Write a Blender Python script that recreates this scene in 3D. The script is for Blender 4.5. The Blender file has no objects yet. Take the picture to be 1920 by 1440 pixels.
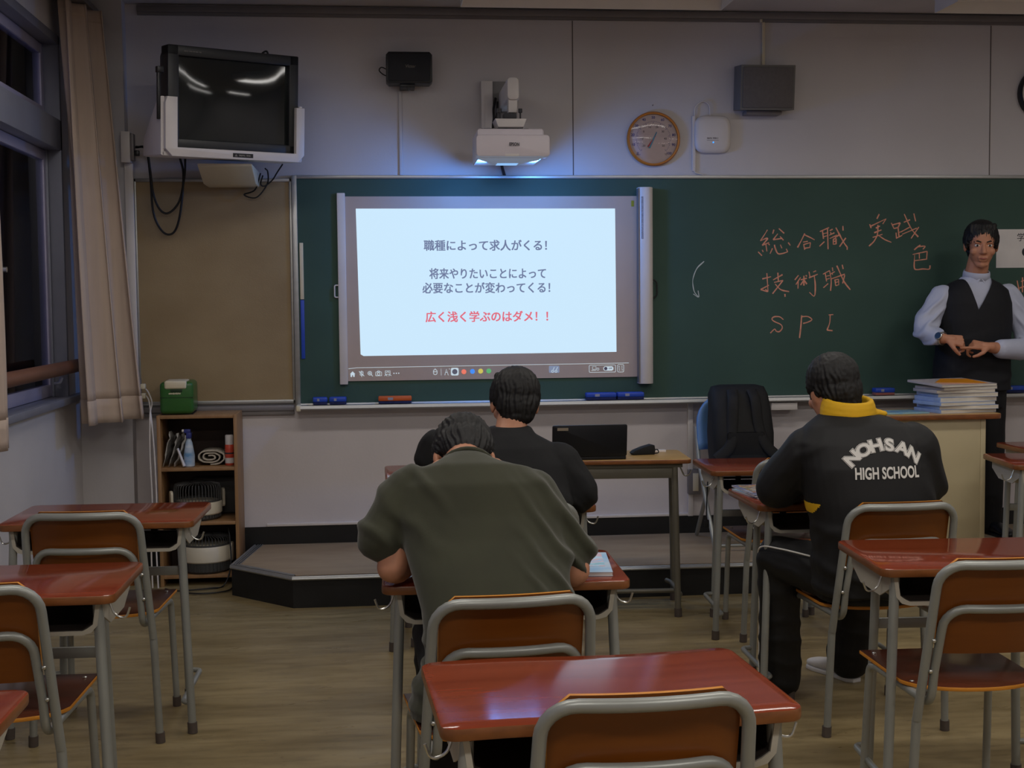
import bpy, bmesh, math, random
from mathutils import Vector, Matrix, Quaternion, noise
from mathutils.bvhtree import BVHTree
random.seed(7)
sc = bpy.context.scene
COL = sc.collection
R = math.radians

# ------------------------------------------------------------------ camera
CAM_H, CAM_D, F_PX = 1.4610066, 7.3536342, 2513.6115
_y, _p, _r = R(5.82478016), R(3.50128423), R(-.55542574)
FWD = Vector((math.sin(_y)*math.cos(_p), math.cos(_y)*math.cos(_p), -math.sin(_p)))
_R0 = Vector((math.cos(_y), -math.sin(_y), 0)); _U0 = _R0.cross(FWD)
RGT = math.cos(_r)*_R0 + math.sin(_r)*_U0
UPV = -math.sin(_r)*_R0 + math.cos(_r)*_U0
cd = bpy.data.cameras.new('camera'); cam = bpy.data.objects.new('camera', cd); COL.objects.link(cam)
cd.sensor_width = 36; cd.lens = F_PX*36/1920; cd.clip_start = .05; cd.clip_end = 60
M = Matrix((RGT, UPV, -FWD)).transposed().to_4x4(); M.translation = Vector((0, -CAM_D, CAM_H))
cam.matrix_world = M
sc.camera = cam

# ------------------------------------------------------------------ world, exposure, lamps
sc.view_settings.view_transform = 'Standard'
sc.view_settings.look = 'None'
sc.view_settings.gamma = 1
sc.view_settings.use_curve_mapping = False
sc.view_settings.exposure = 0
w = bpy.data.worlds.new('dusk_sky'); sc.world = w; w.use_nodes = True
bg = w.node_tree.nodes['Background']; bg.inputs[0].default_value = (.078, .082, .175, 1); bg.inputs[1].default_value = 1.0

CEIL = 3.05
def area(name, loc, sx, sy, power, col=(1, .97, .93), rot=(0, 0, 0), spread=180):
    l = bpy.data.lights.new(name, 'AREA'); l.shape = 'RECTANGLE'; l.size = sx; l.size_y = sy
    l.energy = power; l.color = col; l.spread = R(spread)
    o = bpy.data.objects.new(name, l); COL.objects.link(o); o.location = loc; o.rotation_euler = rot
    return o
# the fluorescent rows that are switched on: middle and rear of the room, all behind or above the camera
LAMP_ROWS = [(-2.0, 8), (-4.4, 13), (-6.8, 19)]
LAMP_X = [-.45, 1.7, 3.9]
for ly, lp in LAMP_ROWS:
    for lx in LAMP_X:
        area('lamp_light', (lx, ly, CEIL-.135), 1.2, .2, lp)
# spill of the short-throw projector on the board below it
area('projector_spill', (.70, -.45, 2.172), .34, .12, 1.6, (.16, .36, 1), (0, 0, 0), 178)
for sx in (-1, 1):
    area('projector_spill', (.70+sx*.12, -.45, 2.165), .12, .08, 5.2, (.08, .32, 1), Vector((sx*.74, .30, -.60)).to_track_quat('-Z', 'Y').to_euler(), 178)

# ------------------------------------------------------------------ materials
def lin(c):
    c = c/255.
    return c/12.92 if c <= .04045 else ((c+.055)/1.055)**2.4
def rgb(*c): return (lin(c[0]), lin(c[1]), lin(c[2]), 1)
MATS = {}
def mat(name, c, rough=.5, metal=0., var=.06, scale=(6, 6, 6), bump=0., bscale=60, coat=0., spec=.5, detail=4, emit=None, es=1., c2=None, alpha=None, sheen=0.):
    m = bpy.data.materials.new(name); m.use_nodes = True; nt = m.node_tree; N = nt.nodes; L = nt.links
    b = N['Principled BSDF']
    b.inputs['Roughness'].default_value = rough; b.inputs['Metallic'].default_value = metal
    b.inputs['Specular IOR Level'].default_value = spec
    b.inputs['Coat Weight'].default_value = coat; b.inputs['Coat Roughness'].default_value = .08
    if sheen: b.inputs['Sheen Weight'].default_value = sheen
    base = rgb(*c)
    tc = N.new('ShaderNodeTexCoord'); mp = N.new('ShaderNodeMapping'); mp.inputs['Scale'].default_value = scale
    L.new(tc.outputs['Object'], mp.inputs[0])
    if var or c2:
        nz = N.new('ShaderNodeTexNoise'); nz.inputs['Scale'].default_value = 1; nz.inputs['Detail'].default_value = detail
        L.new(mp.outputs[0], nz.inputs[0])
        cr = N.new('ShaderNodeValToRGB'); cr.color_ramp.elements[0].position = .32; cr.color_ramp.elements[1].position = .68
        e2 = rgb(*c2) if c2 else tuple(min(1, x*(1+var)) for x in base[:3])+(1,)
        e1 = base if c2 else tuple(x*(1-var) for x in base[:3])+(1,)
        cr.color_ramp.elements[0].color = e1; cr.color_ramp.elements[1].color = e2
        L.new(nz.outputs[0], cr.inputs[0]); L.new(cr.outputs[0], b.inputs['Base Color'])
    else:
        b.inputs['Base Color'].default_value = base
    if bump:
        n2 = N.new('ShaderNodeTexNoise'); n2.inputs['Scale'].default_value = bscale; n2.inputs['Detail'].default_value = 3
        L.new(tc.outputs['Object'], n2.inputs[0])
        bp = N.new('ShaderNodeBump'); bp.inputs['Strength'].default_value = bump; bp.inputs['Distance'].default_value = .01
        L.new(n2.outputs[0], bp.inputs['Height']); L.new(bp.outputs[0], b.inputs['Normal'])
    if emit:
        b.inputs['Emission Color'].default_value = rgb(*emit); b.inputs['Emission Strength'].default_value = es
    MATS[name] = m
    return m
def glass(name, tint, rough=.02, tr=.8):
    m = bpy.data.materials.new(name); m.use_nodes = True; nt = m.node_tree; N = nt.nodes; L = nt.links
    N.remove(N['Principled BSDF'])
    a = N.new('ShaderNodeBsdfTransparent'); a.inputs[0].default_value = rgb(*tint)
    g = N.new('ShaderNodeBsdfGlossy'); g.inputs['Roughness'].default_value = rough; g.inputs[0].default_value = (.9, .9, .9, 1)
    fr = N.new('ShaderNodeFresnel'); fr.inputs[0].default_value = 1.27
    mx = N.new('ShaderNodeMixShader'); L.new(fr.outputs[0], mx.inputs[0]); L.new(a.outputs[0], mx.inputs[1]); L.new(g.outputs[0], mx.inputs[2])
    L.new(mx.outputs[0], N['Material Output'].inputs[0]); MATS[name] = m
    return m
def emis(name, c, s=1.):
    m = bpy.data.materials.new(name); m.use_nodes = True; N = m.node_tree.nodes; b = N['Principled BSDF']
    b.inputs['Base Color'].default_value = (.02, .02, .02, 1); b.inputs['Roughness'].default_value = .6; b.inputs['Specular IOR Level'].default_value = .1
    b.inputs['Emission Color'].default_value = rgb(*c); b.inputs['Emission Strength'].default_value = s
    MATS[name] = m
    return m

wallm = mat('upper_wall_paint', (202, 198, 200), .75, var=.05, scale=(1.3, 1.3, 1.3), bump=.05, bscale=90)
dadom = mat('lower_wall_paint', (205, 198, 199), .7, var=.05, scale=(2, 2, 1.2), bump=.05, bscale=80)
leftm = mat('left_wall_paint', (196, 192, 193), .7, var=.06, scale=(1.5, 1.5, 2), bump=.05, bscale=70)
ceilm = mat('ceiling_board', (200, 194, 190), .9, var=.05, scale=(3, 3, 3), bump=.1, bscale=140)
darkrail = mat('grey_rail_metal', (126, 121, 121), .5, .3, var=.05)
alu = mat('aluminium_trim', (176, 176, 174), .38, .75, var=.05, scale=(3, 30, 30))
blackbase = mat('black_skirting', (15, 15, 16), .45, var=.25, scale=(5, 5, 12))
boardm = mat('green_chalkboard', (56, 80, 72), .62, var=.1, scale=(1.2, 1, 1.6), c2=(64, 90, 81), spec=.25)
tanm = mat('tan_notice_board', (144, 122, 88), .42, var=.1, scale=(2, 2, 3), c2=(160, 139, 104), bump=.06, bscale=160)
deskred = mat('red_wood_laminate', (122, 50, 29), .10, var=.1, scale=(1.6, 26, 8), c2=(138, 61, 37), spec=.5)
deskedge = mat('brown_moulded_edge', (126, 76, 40), .3, var=.25, scale=(14, 14, 30))
traym = mat('cream_tray_frame', (178, 172, 158), .5, var=.05)
trayin = mat('dark_tray_liner', (40, 34, 30), .55, var=.1)
tubem = mat('grey_painted_tube', (150, 152, 147), .36, .3, var=.06)
rubber = mat('brown_rubber_foot', (82, 72, 66), .7, var=.1)
plym = mat('orange_plywood', (110, 58, 14), .26, var=.12, scale=(2.5, 8, 18), c2=(124, 68, 20))
plyedge = mat('light_plywood_edge', (208, 136, 44), .4, var=.1, scale=(3, 3, 60))
seatm = mat('dark_plywood_seat', (78, 38, 24), .22, var=.12, scale=(2.5, 18, 8), c2=(92, 46, 30))
steel = mat('bright_steel', (205, 205, 200), .25, .9, var=.02)
cream = mat('cream_paint', (196, 182, 146), .5, var=.06, scale=(3, 3, 3))
tabletop = mat('tan_wood_top', (182, 142, 84), .3, var=.1, scale=(2, 22, 8), c2=(196, 158, 98))
blackpl = mat('black_plastic', (20, 21, 25), .38, var=.08)
greypl = mat('grey_speaker_cloth', (98, 94, 94), .75, var=.08, scale=(60, 60, 60), bump=.2, bscale=400)
whitepl = mat('white_plastic', (216, 210, 208), .42, var=.03)
creampl = mat('cream_plastic', (216, 205, 178), .45, var=.03)
crt = mat('dark_tube_glass', (26, 31, 32), .06, var=.0, spec=.6)
# ------------------------------------------------------------------ mesh helpers
def V(*a): return Vector(a)
def fil(pts, r, n=6):
    """round the inner corners of a polyline; r is one radius or one per corner"""
    pts = [Vector(p) for p in pts]; out = [pts[0]]
    for i in range(1, len(pts)-1):
        rr = r[i-1] if isinstance(r, (list, tuple)) else r
        a, b, c = pts[i-1], pts[i], pts[i+1]
        d1 = (a-b); d2 = (c-b); rr = min(rr, d1.length*.49, d2.length*.49)
        p1 = b+d1.normalized()*rr; p2 = b+d2.normalized()*rr
        for k in range(n+1):
            t = k/n; out.append((1-t)**2*p1+2*t*(1-t)*b+t*t*p2)
    out.append(pts[-1]); return out
def spline(pts, n=8):
    """Catmull-Rom through the points"""
    P = [Vector(p) for p in pts]; P = [2*P[0]-P[1]]+P+[2*P[-1]-P[-2]]; out = []
    for i in range(1, len(P)-2):
        for k in range(n):
            t = k/n
            out.append(.5*((2*P[i])+(-P[i-1]+P[i+1])*t+(2*P[i-1]-5*P[i]+4*P[i+1]-P[i+2])*t*t+(-P[i-1]+3*P[i]-3*P[i+1]+P[i+2])*t**3))
    out.append(P[-2]); return out

class MB:
    def __init__(s): s.bm = bmesh.new(); s.mi = 0
    def _fin(s, verts):
        fs = set()
        for v in verts:
            for f in v.link_faces: fs.add(f)
        for f in fs: f.material_index = s.mi
        return s
    def box(s, x0, x1, y0, y1, z0, z1, bev=0, seg=2, mtx=None):
        r = bmesh.ops.create_cube(s.bm, size=1); vs = r['verts']
        for v in vs: v.co = V(x0+(v.co.x+.5)*(x1-x0), y0+(v.co.y+.5)*(y1-y0), z0+(v.co.z+.5)*(z1-z0))
        if bev:
            es = list({e for v in vs for e in v.link_edges})
            r2 = bmesh.ops.bevel(s.bm, geom=es, offset=bev, segments=seg, affect='EDGES', profile=.5)
            vs = list({v for f in r2['faces'] for v in f.verts} | {v for v in vs if v.is_valid})
        if mtx is not None:
            for v in vs: v.co = mtx @ v.co
        return s._fin(vs)
    def ring(s, c, u, v, n, e=2.0):
        out = []
        for k in range(n):
            a = 2*math.pi*k/n; ca, sa = math.cos(a), math.sin(a)
            if e != 2: ca = math.copysign(abs(ca)**(2/e), ca); sa = math.copysign(abs(sa)**(2/e), sa)
            out.append(s.bm.verts.new(c+u*ca+v*sa))
        return out
    def skin(s, rings, cap=True, closed=False):
        allv = [v for r in rings for v in r]
        prs = list(zip(rings, rings[1:]))
        if closed: prs.append((rings[-1], rings[0]))
        for a, b in prs:
            n = len(a)
            for k in range(n): s.bm.faces.new((a[k], a[(k+1) % n], b[(k+1) % n], b[k]))
        if cap and not closed:
            s.bm.faces.new(list(reversed(rings[0]))); s.bm.faces.new(rings[-1])
        return s._fin(allv)
    def tube(s, pts, r, n=10, closed=False, cap=True, flat=1.):
        pts = [Vector(p) for p in pts]; m = len(pts); rings = []
        rr = r if isinstance(r, (list, tuple)) else [r]*m
        t0 = (pts[1]-pts[0]).normalized(); ref = V(0, 0, 1) if abs(t0.z) < .9 else V(1, 0, 0)
        u = t0.cross(ref).normalized(); prev = t0
        for i in range(m):
            if closed: t = (pts[(i+1) % m]-pts[i-1]).normalized()
            elif i == 0: t = t0
            elif i == m-1: t = (pts[-1]-pts[-2]).normalized()
            else: t = ((pts[i+1]-pts[i]).normalized()+(pts[i]-pts[i-1]).normalized()).normalized()
            q = prev.rotation_difference(t); u = (q @ u); u = (u-t*u.dot(t)).normalized(); prev = t
            rings.append(s.ring(pts[i], u*rr[i]*(-flat if flat < 0 else 1), t.cross(u)*rr[i]*(1 if flat < 0 else flat), n))
        return s.skin(rings, cap, closed)
    def cyl(s, p0, p1, r0, r1=None, n=16): return s.tube([p0, p1], [r0, r0 if r1 is None else r1], n)
    def lathe(s, prof, n=28, o=(0, 0, 0), ax=(0, 0, 1), cap=True):
        o = Vector(o); ax = Vector(ax).normalized(); u = ax.orthogonal().normalized(); v = ax.cross(u)
        rings = [s.ring(o+ax*z, u*max(r, 1e-4), v*max(r, 1e-4), n) for r, z in prof]
        return s.skin(rings, cap)
    def prism(s, poly, axis, a0, a1, bev=0, mtx=None):
        """poly: 2-D outline; axis 'x' -> (y,z), 'y' -> (x,z), 'z' -> (x,y)"""
        def p3(p, a): return V(a, p[0], p[1]) if axis == 'x' else V(p[0], a, p[1]) if axis == 'y' else V(p[0], p[1], a)
        A = [s.bm.verts.new(p3(p, a0)) for p in poly]; B = [s.bm.verts.new(p3(p, a1)) for p in poly]
        f1 = s.bm.faces.new(A); f2 = s.bm.faces.new(list(reversed(B))); n = len(poly); fs = [f1, f2]
        for k in range(n): fs.append(s.bm.faces.new((A[(k+1) % n], A[k], B[k], B[(k+1) % n])))
        bmesh.ops.recalc_face_normals(s.bm, faces=fs); vs = A+B
        if bev:
            es = list(set(f1.edges) | set(f2.edges))
            r2 = bmesh.ops.bevel(s.bm, geom=es, offset=bev, segments=2, affect='EDGES', profile=.5)
            vs = list({v for f in r2['faces'] for v in f.verts} | {v for v in vs if v.is_valid})
        if mtx is not None:
            for v in vs: v.co = mtx @ v.co
        return s._fin(vs)
    def ell(s, c, rad, rot=None, n=20):
        r = bmesh.ops.create_uvsphere(s.bm, u_segments=n, v_segments=max(8, n*2//3), radius=1)
        m = (rot.to_matrix() if isinstance(rot, Quaternion) else rot) if rot is not None else Matrix.Identity(3)
        for v in r['verts']: v.co = m @ V(v.co.x*rad[0], v.co.y*rad[1], v.co.z*rad[2])+Vector(c)
        return s._fin(r['verts'])
    def cap(s, p0, p1, r0, r1, n=14):
        """tapered capsule"""
        p0, p1 = Vector(p0), Vector(p1); t = (p1-p0); L = t.length
        if L < 1e-5: return s.ell(p0, (r0,)*3)
        t /= L; u = t.orthogonal().normalized(); v = t.cross(u); rings = []
        for k in range(1, 6): a = -math.pi/2+k*math.pi/10; rings.append(s.ring(p0+t*r0*math.sin(a), u*r0*math.cos(a), v*r0*math.cos(a), n))
        for k in range(0, 5): a = k*math.pi/10; rings.append(s.ring(p1+t*r1*math.sin(a), u*r1*math.cos(a), v*r1*math.cos(a), n))
        return s.skin(rings)
    def chain(s, pts, rs, n=14):
        for i in range(len(pts)-1): s.cap(pts[i], pts[i+1], rs[i], rs[i+1], n)
        return s
    def loft(s, rings, n=28, e=2.0):
        """rings: (centre, u half-axis vector, v half-axis vector)"""
        return s.skin([s.ring(Vector(c), Vector(u), Vector(v), n, e) for c, u, v in rings])
    def sheet(s, grid):
        """grid[i][j] of points -> quads (single sided, thicken with solid=)"""
        G = [[s.bm.verts.new(p) for p in row] for row in grid]
        for a, b in zip(G, G[1:]):
            for k in range(len(a)-1): s.bm.faces.new((a[k], a[k+1], b[k+1], b[k]))
        return s._fin([v for r in G for v in r])
    def build(s, name, m, parent=None, sharp=38, solid=0, loc=None, fixn=True):
        if fixn: bmesh.ops.recalc_face_normals(s.bm, faces=s.bm.faces)
        me = bpy.data.meshes.new(name); s.bm.to_mesh(me); s.bm.free()
        for x in (m if isinstance(m, (list, tuple)) else [m]): me.materials.append(x)
        me.shade_smooth(); me.set_sharp_from_angle(angle=R(sharp))
        o = bpy.data.objects.new(name, me); COL.objects.link(o)
        if parent: o.parent = parent
        if loc is not None: o.location = loc
        if solid:
            md = o.modifiers.new('thickness', 'SOLIDIFY'); md.thickness = solid; md.offset = 0
        return o

def rrect(w, h, r, n=5, cx=0, cy=0):
    out = []
    for sx, sy, a0 in ((1, 1, 0), (-1, 1, 90), (-1, -1, 180), (1, -1, 270)):
        for k in range(n+1):
            a = R(a0+90*k/n); out.append((cx+sx*(w/2-r)+r*math.cos(a), cy+sy*(h/2-r)+r*math.sin(a)))
    return out
def tag(o, label, cat, group=None, kind=None):
    o['label'] = label; o['category'] = cat
    if group: o['group'] = group
    if kind: o['kind'] = kind
    return o
def thing(name, label, cat, loc=(0, 0, 0), rz=0, group=None):
    o = bpy.data.objects.new(name, None); COL.objects.link(o); o.empty_display_size = .1
    o.location = loc; o.rotation_euler = (0, 0, rz)
    return tag(o, label, cat, group)
def struct(o):
    o['kind'] = 'structure'; return o
def dup(root, loc, rz, label, group=None):
    r = root.copy(); COL.objects.link(r); r.location = loc; r.rotation_euler = (0, 0, rz); r['label'] = label
    if group: r['group'] = group
    for ch in list(root.children):
        c = ch.copy(); COL.objects.link(c); c.parent = r
        for g in ch.children:
            d = g.copy(); COL.objects.link(d); d.parent = c
    return r
def text_me(s, size, bold=0., align='CENTER', shear=0., space=1., lsp=1.):
    cu = bpy.data.curves.new('t', 'FONT'); cu.body = s; cu.size = size; cu.align_x = align; cu.align_y = 'CENTER'
    cu.offset = bold; cu.shear = shear; cu.space_character = space; cu.space_line = lsp; cu.resolution_u = 4
    o = bpy.data.objects.new('t', cu); COL.objects.link(o)
    dg = bpy.context.evaluated_depsgraph_get(); dg.update()
    me = bpy.data.meshes.new_from_object(o.evaluated_get(dg)); bpy.data.objects.remove(o); bpy.data.curves.remove(cu)
    return me
def text(name, s, size, m, parent, loc, rot=(R(90), 0, 0), bold=0., align='CENTER', sx=1., thick=.0006, fit=None, shear=0., space=1., reps=None):
    """lettering as a thin mesh; fit = total width in metres"""
    me = text_me(s, size, bold, align, shear, space)
    if reps:
        bm = bmesh.new()
        for d in reps:
            n0 = len(bm.verts); bm.from_mesh(me); bm.verts.ensure_lookup_table()
            for v in bm.verts[n0:]: v.co.x += d[0]; v.co.y += d[1]
        bm.to_mesh(me); bm.free()
    if fit and len(me.vertices):
        xs = [v.co.x for v in me.vertices]; k = fit/(max(xs)-min(xs)); mid = (max(xs)+min(xs))/2
        for v in me.vertices: v.co.x = (v.co.x-mid)*k
    elif sx != 1:
        for v in me.vertices: v.co.x *= sx
    bm = bmesh.new(); bm.from_mesh(me)
    r = bmesh.ops.extrude_face_region(bm, geom=list(bm.faces))
    for v in r['geom']:
        if isinstance(v, bmesh.types.BMVert): v.co.z += thick
    bmesh.ops.recalc_face_normals(bm, faces=bm.faces); bm.to_mesh(me); bm.free()
    me.materials.clear(); me.materials.append(m); me.name = name
    o = bpy.data.objects.new(name, me); COL.objects.link(o); o.location = loc; o.rotation_euler = rot
    if parent: o.parent = parent
    return o
def marks(name, parent, loc, w_, h, m):
    """print too small to read: a row of little strokes"""
    mb = MB(); rnd = random.Random(len(name)*7+3); x = -w_/2
    while x < w_/2:
        l = h*rnd.choice((.35, .5, .7)); 
        if rnd.random() > .12: mb.box(x, min(w_/2, x+l*.8), -.0004, .0004, -h*.5*rnd.uniform(.5, 1), h*.5*rnd.uniform(.5, 1))
        x += l
    o = mb.build(name, m, parent, loc=loc); return o
def organic(name, mb, m, parent, voxel=.006, it=4, disp=None, matfn=None):
    """fuse overlapping volumes into one continuous surface, smooth, then displace"""
    me = bpy.data.meshes.new(name); bmesh.ops.recalc_face_normals(mb.bm, faces=mb.bm.faces); mb.bm.to_mesh(me); mb.bm.free()
    o = bpy.data.objects.new(name, me); COL.objects.link(o)
    a = o.modifiers.new('r', 'REMESH'); a.mode = 'VOXEL'; a.voxel_size = voxel; a.adaptivity = 0
    b = o.modifiers.new('s', 'SMOOTH'); b.factor = .5; b.iterations = it
    dg = bpy.context.evaluated_depsgraph_get(); dg.update()
    m2 = bpy.data.meshes.new_from_object(o.evaluated_get(dg)); o.modifiers.clear(); o.data = m2; bpy.data.meshes.remove(me); m2.name = name
    if disp:
        ns = [v.normal.copy() for v in m2.vertices]
        for v, n in zip(m2.vertices, ns): v.co += n*disp(v.co, n)
    m2.materials.clear()
    for x in (m if isinstance(m, (list, tuple)) else [m]): m2.materials.append(x)
    if matfn:
        for f in m2.polygons: f.material_index = matfn(f.center, f.normal)
    m2.shade_smooth()
    if parent:
        o.parent = parent; loc = Vector(parent.location)
        for v in m2.vertices: v.co -= loc
    return o
# ------------------------------------------------------------------ the setting
XL, XR, YB = -1.55, 5.75, -8.9
def slab(name, m, *b, **k):
    mb = MB(); mb.box(*b, **k); return struct(mb.build(name, m))
# floor: worn tan vinyl with long scuffs
fm = mat('worn_tan_vinyl', (128, 110, 78), .33, var=.0, spec=.4)
nt = fm.node_tree; N = nt.nodes; L = nt.links; b = N['Principled BSDF']
tc = N.new('ShaderNodeTexCoord')
def nz(scale, vec, det=5):
    mp = N.new('ShaderNodeMapping'); mp.inputs['Scale'].default_value = vec; L.new(tc.outputs['Object'], mp.inputs[0])
    n = N.new('ShaderNodeTexNoise'); n.inputs['Scale'].default_value = scale; n.inputs['Detail'].default_value = det; L.new(mp.outputs[0], n.inputs[0]); return n
def ramp(n, a, ca, bb, cb):
    r = N.new('ShaderNodeValToRGB'); r.color_ramp.elements[0].position = a; r.color_ramp.elements[1].position = bb
    r.color_ramp.elements[0].color = ca; r.color_ramp.elements[1].color = cb; L.new(n.outputs[0], r.inputs[0]); return r
r1 = ramp(nz(1, (1.1, 5, 1)), .3, rgb(128, 111, 76), .72, rgb(162, 144, 106))
r2 = ramp(nz(1, (5, 26, 1), 8), .36, (.62, .6, .55, 1), .56, (1, 1, 1, 1))
r3 = ramp(nz(1, (24, 50, 1), 6), .30, (.55, .53, .5, 1), .38, (1, 1, 1, 1))
m1 = N.new('ShaderNodeMixRGB'); m1.blend_type = 'MULTIPLY'; m1.inputs[0].default_value = .55; L.new(r1.outputs[0], m1.inputs[1]); L.new(r2.outputs[0], m1.inputs[2])
m2 = N.new('ShaderNodeMixRGB'); m2.blend_type = 'MULTIPLY'; m2.inputs[0].default_value = .6; L.new(m1.outputs[0], m2.inputs[1]); L.new(r3.outputs[0], m2.inputs[2])
L.new(m2.outputs[0], b.inputs['Base Color'])
rr = ramp(nz(1, (3, 12, 1)), .3, (.26, .26, .26, 1), .7, (.46, .46, .46, 1)); L.new(rr.outputs[0], b.inputs['Roughness'])
slab('floor', fm, XL-.12, XR+.2, YB-.2, .2, -.12, 0)
slab('ceiling', ceilm, XL-.12, XR+.2, YB-.2, .2, CEIL, CEIL+.12)
# front wall: lower and upper paint, board between
slab('wall_front', wallm, XL-.12, XR+.2, 0, .15, .9, CEIL)
slab('wall_front_lower', dadom, XL-.12, XR+.2, 0, .15, 0, .9)
slab('wall_right', wallm, XR, XR+.15, YB, 0, 0, CEIL)
slab('wall_back', wallm, XL-.12, XR+.2, YB-.15, YB, 0, CEIL)
# left wall with the window band
WZ0, WZ1, WY0 = .99, 2.80, -.40
mb = MB(); mb.box(XL-.12, XL, YB, 0, 0, WZ0); mb.box(XL-.12, XL, YB, 0, WZ1, CEIL); mb.box(XL-.12, XL, WY0, 0, WZ0, WZ1); mb.box(XL-.12, XL, YB, -6.6, WZ0, WZ1)
struct(mb.build('wall_left', leftm))
# corner column beside the front wall
slab('wall_column', leftm, XL, -1.285, -.1, 0, 0, CEIL)
slab('baseboard_front', blackbase, -1.28, XR, -.012, 0, .02, .25)
slab('baseboard_left', blackbase, XL, XL+.012, -6.6, -.1, 0, .10)
slab('baseboard_column', blackbase, XL+.012, -1.273, -.112, -.1, 0, .10)
# rails and seams on the front wall
mb = MB(); mb.box(-1.22, XR, -.035, 0, 3.005, 3.04, .004); mb.box(-1.22, XR, -.022, 0, 2.992, 3.006); struct(mb.build('trim_1', darkrail))
slab('trim_2', mat('wall_seam', (96, 88, 86), .8), 1.098, 1.103, -.002, 0, 2.15, 2.99)
slab('trim_3', MATS['wall_seam'], 3.483, 3.488, -.002, 0, 2.15, 2.99)
mb = MB(); mb.box(-1.285, -.44, -.03, 0, .885, .915, .004); mb.box(-1.285, -.44, -.02, 0, .862, .885, .003); struct(mb.build('trim_4', darkrail))
mb = MB(); mb.box(-.43, XR, -.02, 0, 2.134, 2.152, .003); struct(mb.build('trim_5', alu))
mb = MB(); mb.box(-.6, 1.74, -.018, 0, .252, .268, .003); mb.box(1.735, 1.765, -.022, 0, .25, .90, .003); struct(mb.build('trim_6', whitepl))

# windows ------------------------------------------------------------
wframe = mat('grey_window_aluminium', (134, 136, 150), .45, .3, var=.06)
wsash = mat('lilac_grey_sash', (168, 164, 190), .45, .2, var=.05)
wglass = glass('dusk_window_glass', (235, 238, 245))
def window(n, ya, yb):
    """ya is the end near the board (far from the camera)"""
    x0 = XL-.11
    mb = MB()
    mb.box(x0, XL+.012, ya-.03, ya, WZ0, WZ1, .003); mb.box(x0, XL+.012, yb, yb+.03, WZ0, WZ1, .003)
    mb.box(x0, XL+.012, yb, ya, 2.235, 2.385, .004); mb.box(x0, XL+.012, yb, ya, WZ1-.045, WZ1, .003)
    mb.box(x0, XL+.045, yb, ya+.28 if n == 1 else ya, WZ0-.015, WZ0+.02, .004)
    mb.box(x0-.0, XL-.05, ya-.055, ya-.035, WZ0+.02, 2.235, .002)
    o = struct(mb.build('window_%d' % n, wframe))
    mid = (ya+yb)/2
    for z0, z1, nm in ((WZ0+.022, 2.233, 'lower_sash'), (2.387, WZ1-.047, 'upper_sash')):
        for k, (a, b_) in enumerate(((ya-.04, mid-.13), (mid+.13, yb+.04))):
            xs = XL-.072 if k == 0 else XL-.098
            mb = MB(); sw = .22 if k == 0 else .06
            mb.box(xs-.012, xs+.012, a-.05, a, z0, z1, .003); mb.box(xs-.012, xs+.012, b_, b_+sw, z0, z1, .003)
            mb.box(xs-.012, xs+.012, b_+sw, a-.05, z0, z0+.06, .003); mb.box(xs-.012, xs+.012, b_+sw, a-.05, z1-.05, z1, .003)
            so = mb.build(nm, wsash, o)
            mb = MB(); mb.box(xs-.003, xs+.003, b_+sw, a-.05, z0+.06, z1-.05); mb.build('pane', wglass, so)
    mb = MB(); mb.box(XL-.060, XL-.028, mid+.16, mid+.20, 1.58, 1.66, .004); mb.cyl((XL-.03, mid+.18, 1.62), (XL-.008, mid+.18, 1.62), .012); mb.build('latch', steel, o)
window(1, WY0, -2.80); window(2, -2.82, -4.70); window(3, -4.72, -6.58)

# handrail in front of the windows
woodrail = mat('brown_wood_rail', (96, 60, 42), .5, var=.3, scale=(8, 2, 8), c2=(122, 80, 58))
hr = thing('handrail', 'round brown wooden handrail running in front of the left windows', 'handrail', (-1.507, -3, 0))
mb = MB(); mb.cyl((0, 2.66, 1.16), (0, -3.4, 1.16), .033, n=20); mb.build('rail', woodrail, hr)
for yy in (2.3, .2, -1.8):
    mb = MB(); mb.tube(fil([(-.035, yy, 1.09), (-.01, yy, 1.09), (0, yy, 1.118)], .02), .008); mb.build('bracket', wframe, hr)

# platform under the board: black kick face, vinyl top, metal nosing
PH, PY = .153, -.906
plat = [(XR, .0), (XR, PY), (-.41, PY), (-.735, -.565), (-.665, 0)]
mb = MB(); mb.prism(plat, 'z', 0, PH-.008); kick = mat('black_platform_face', (17, 17, 18), .5, var=.3, scale=(9, 9, 14), c2=(26, 26, 27)); pf = struct(mb.build('platform', kick))
mb = MB(); mb.prism([(XR, -.014), (XR, PY+.03), (-.395, PY+.03), (-.69, -.555), (-.628, -.014)], 'z', PH-.008, PH+.001)
pm = mat('platform_vinyl', (150, 128, 100), .45, var=.1, scale=(2.5, 9, 1), c2=(166, 146, 118), detail=6); mb.build('platform_top', pm, pf)
mb = MB()
for dz, dy in ((0, 0), (-.006, -.006)):
    mb.tube([(XR, PY-.002+dy, PH-.004+dz), (-.41, PY-.002+dy, PH-.004+dz), (-.737, -.566+dy, PH-.004+dz), (-.667, -.013, PH-.004+dz)], .008, 8)
for d in (.018, .03, .042): mb.tube([(-.41+.006, PY+d, PH+.001), (-.737+d, -.56, PH+.001), (-.667+d, -.013, PH+.001)], .003, 6)
mb.build('nosing', alu, pf)

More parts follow.
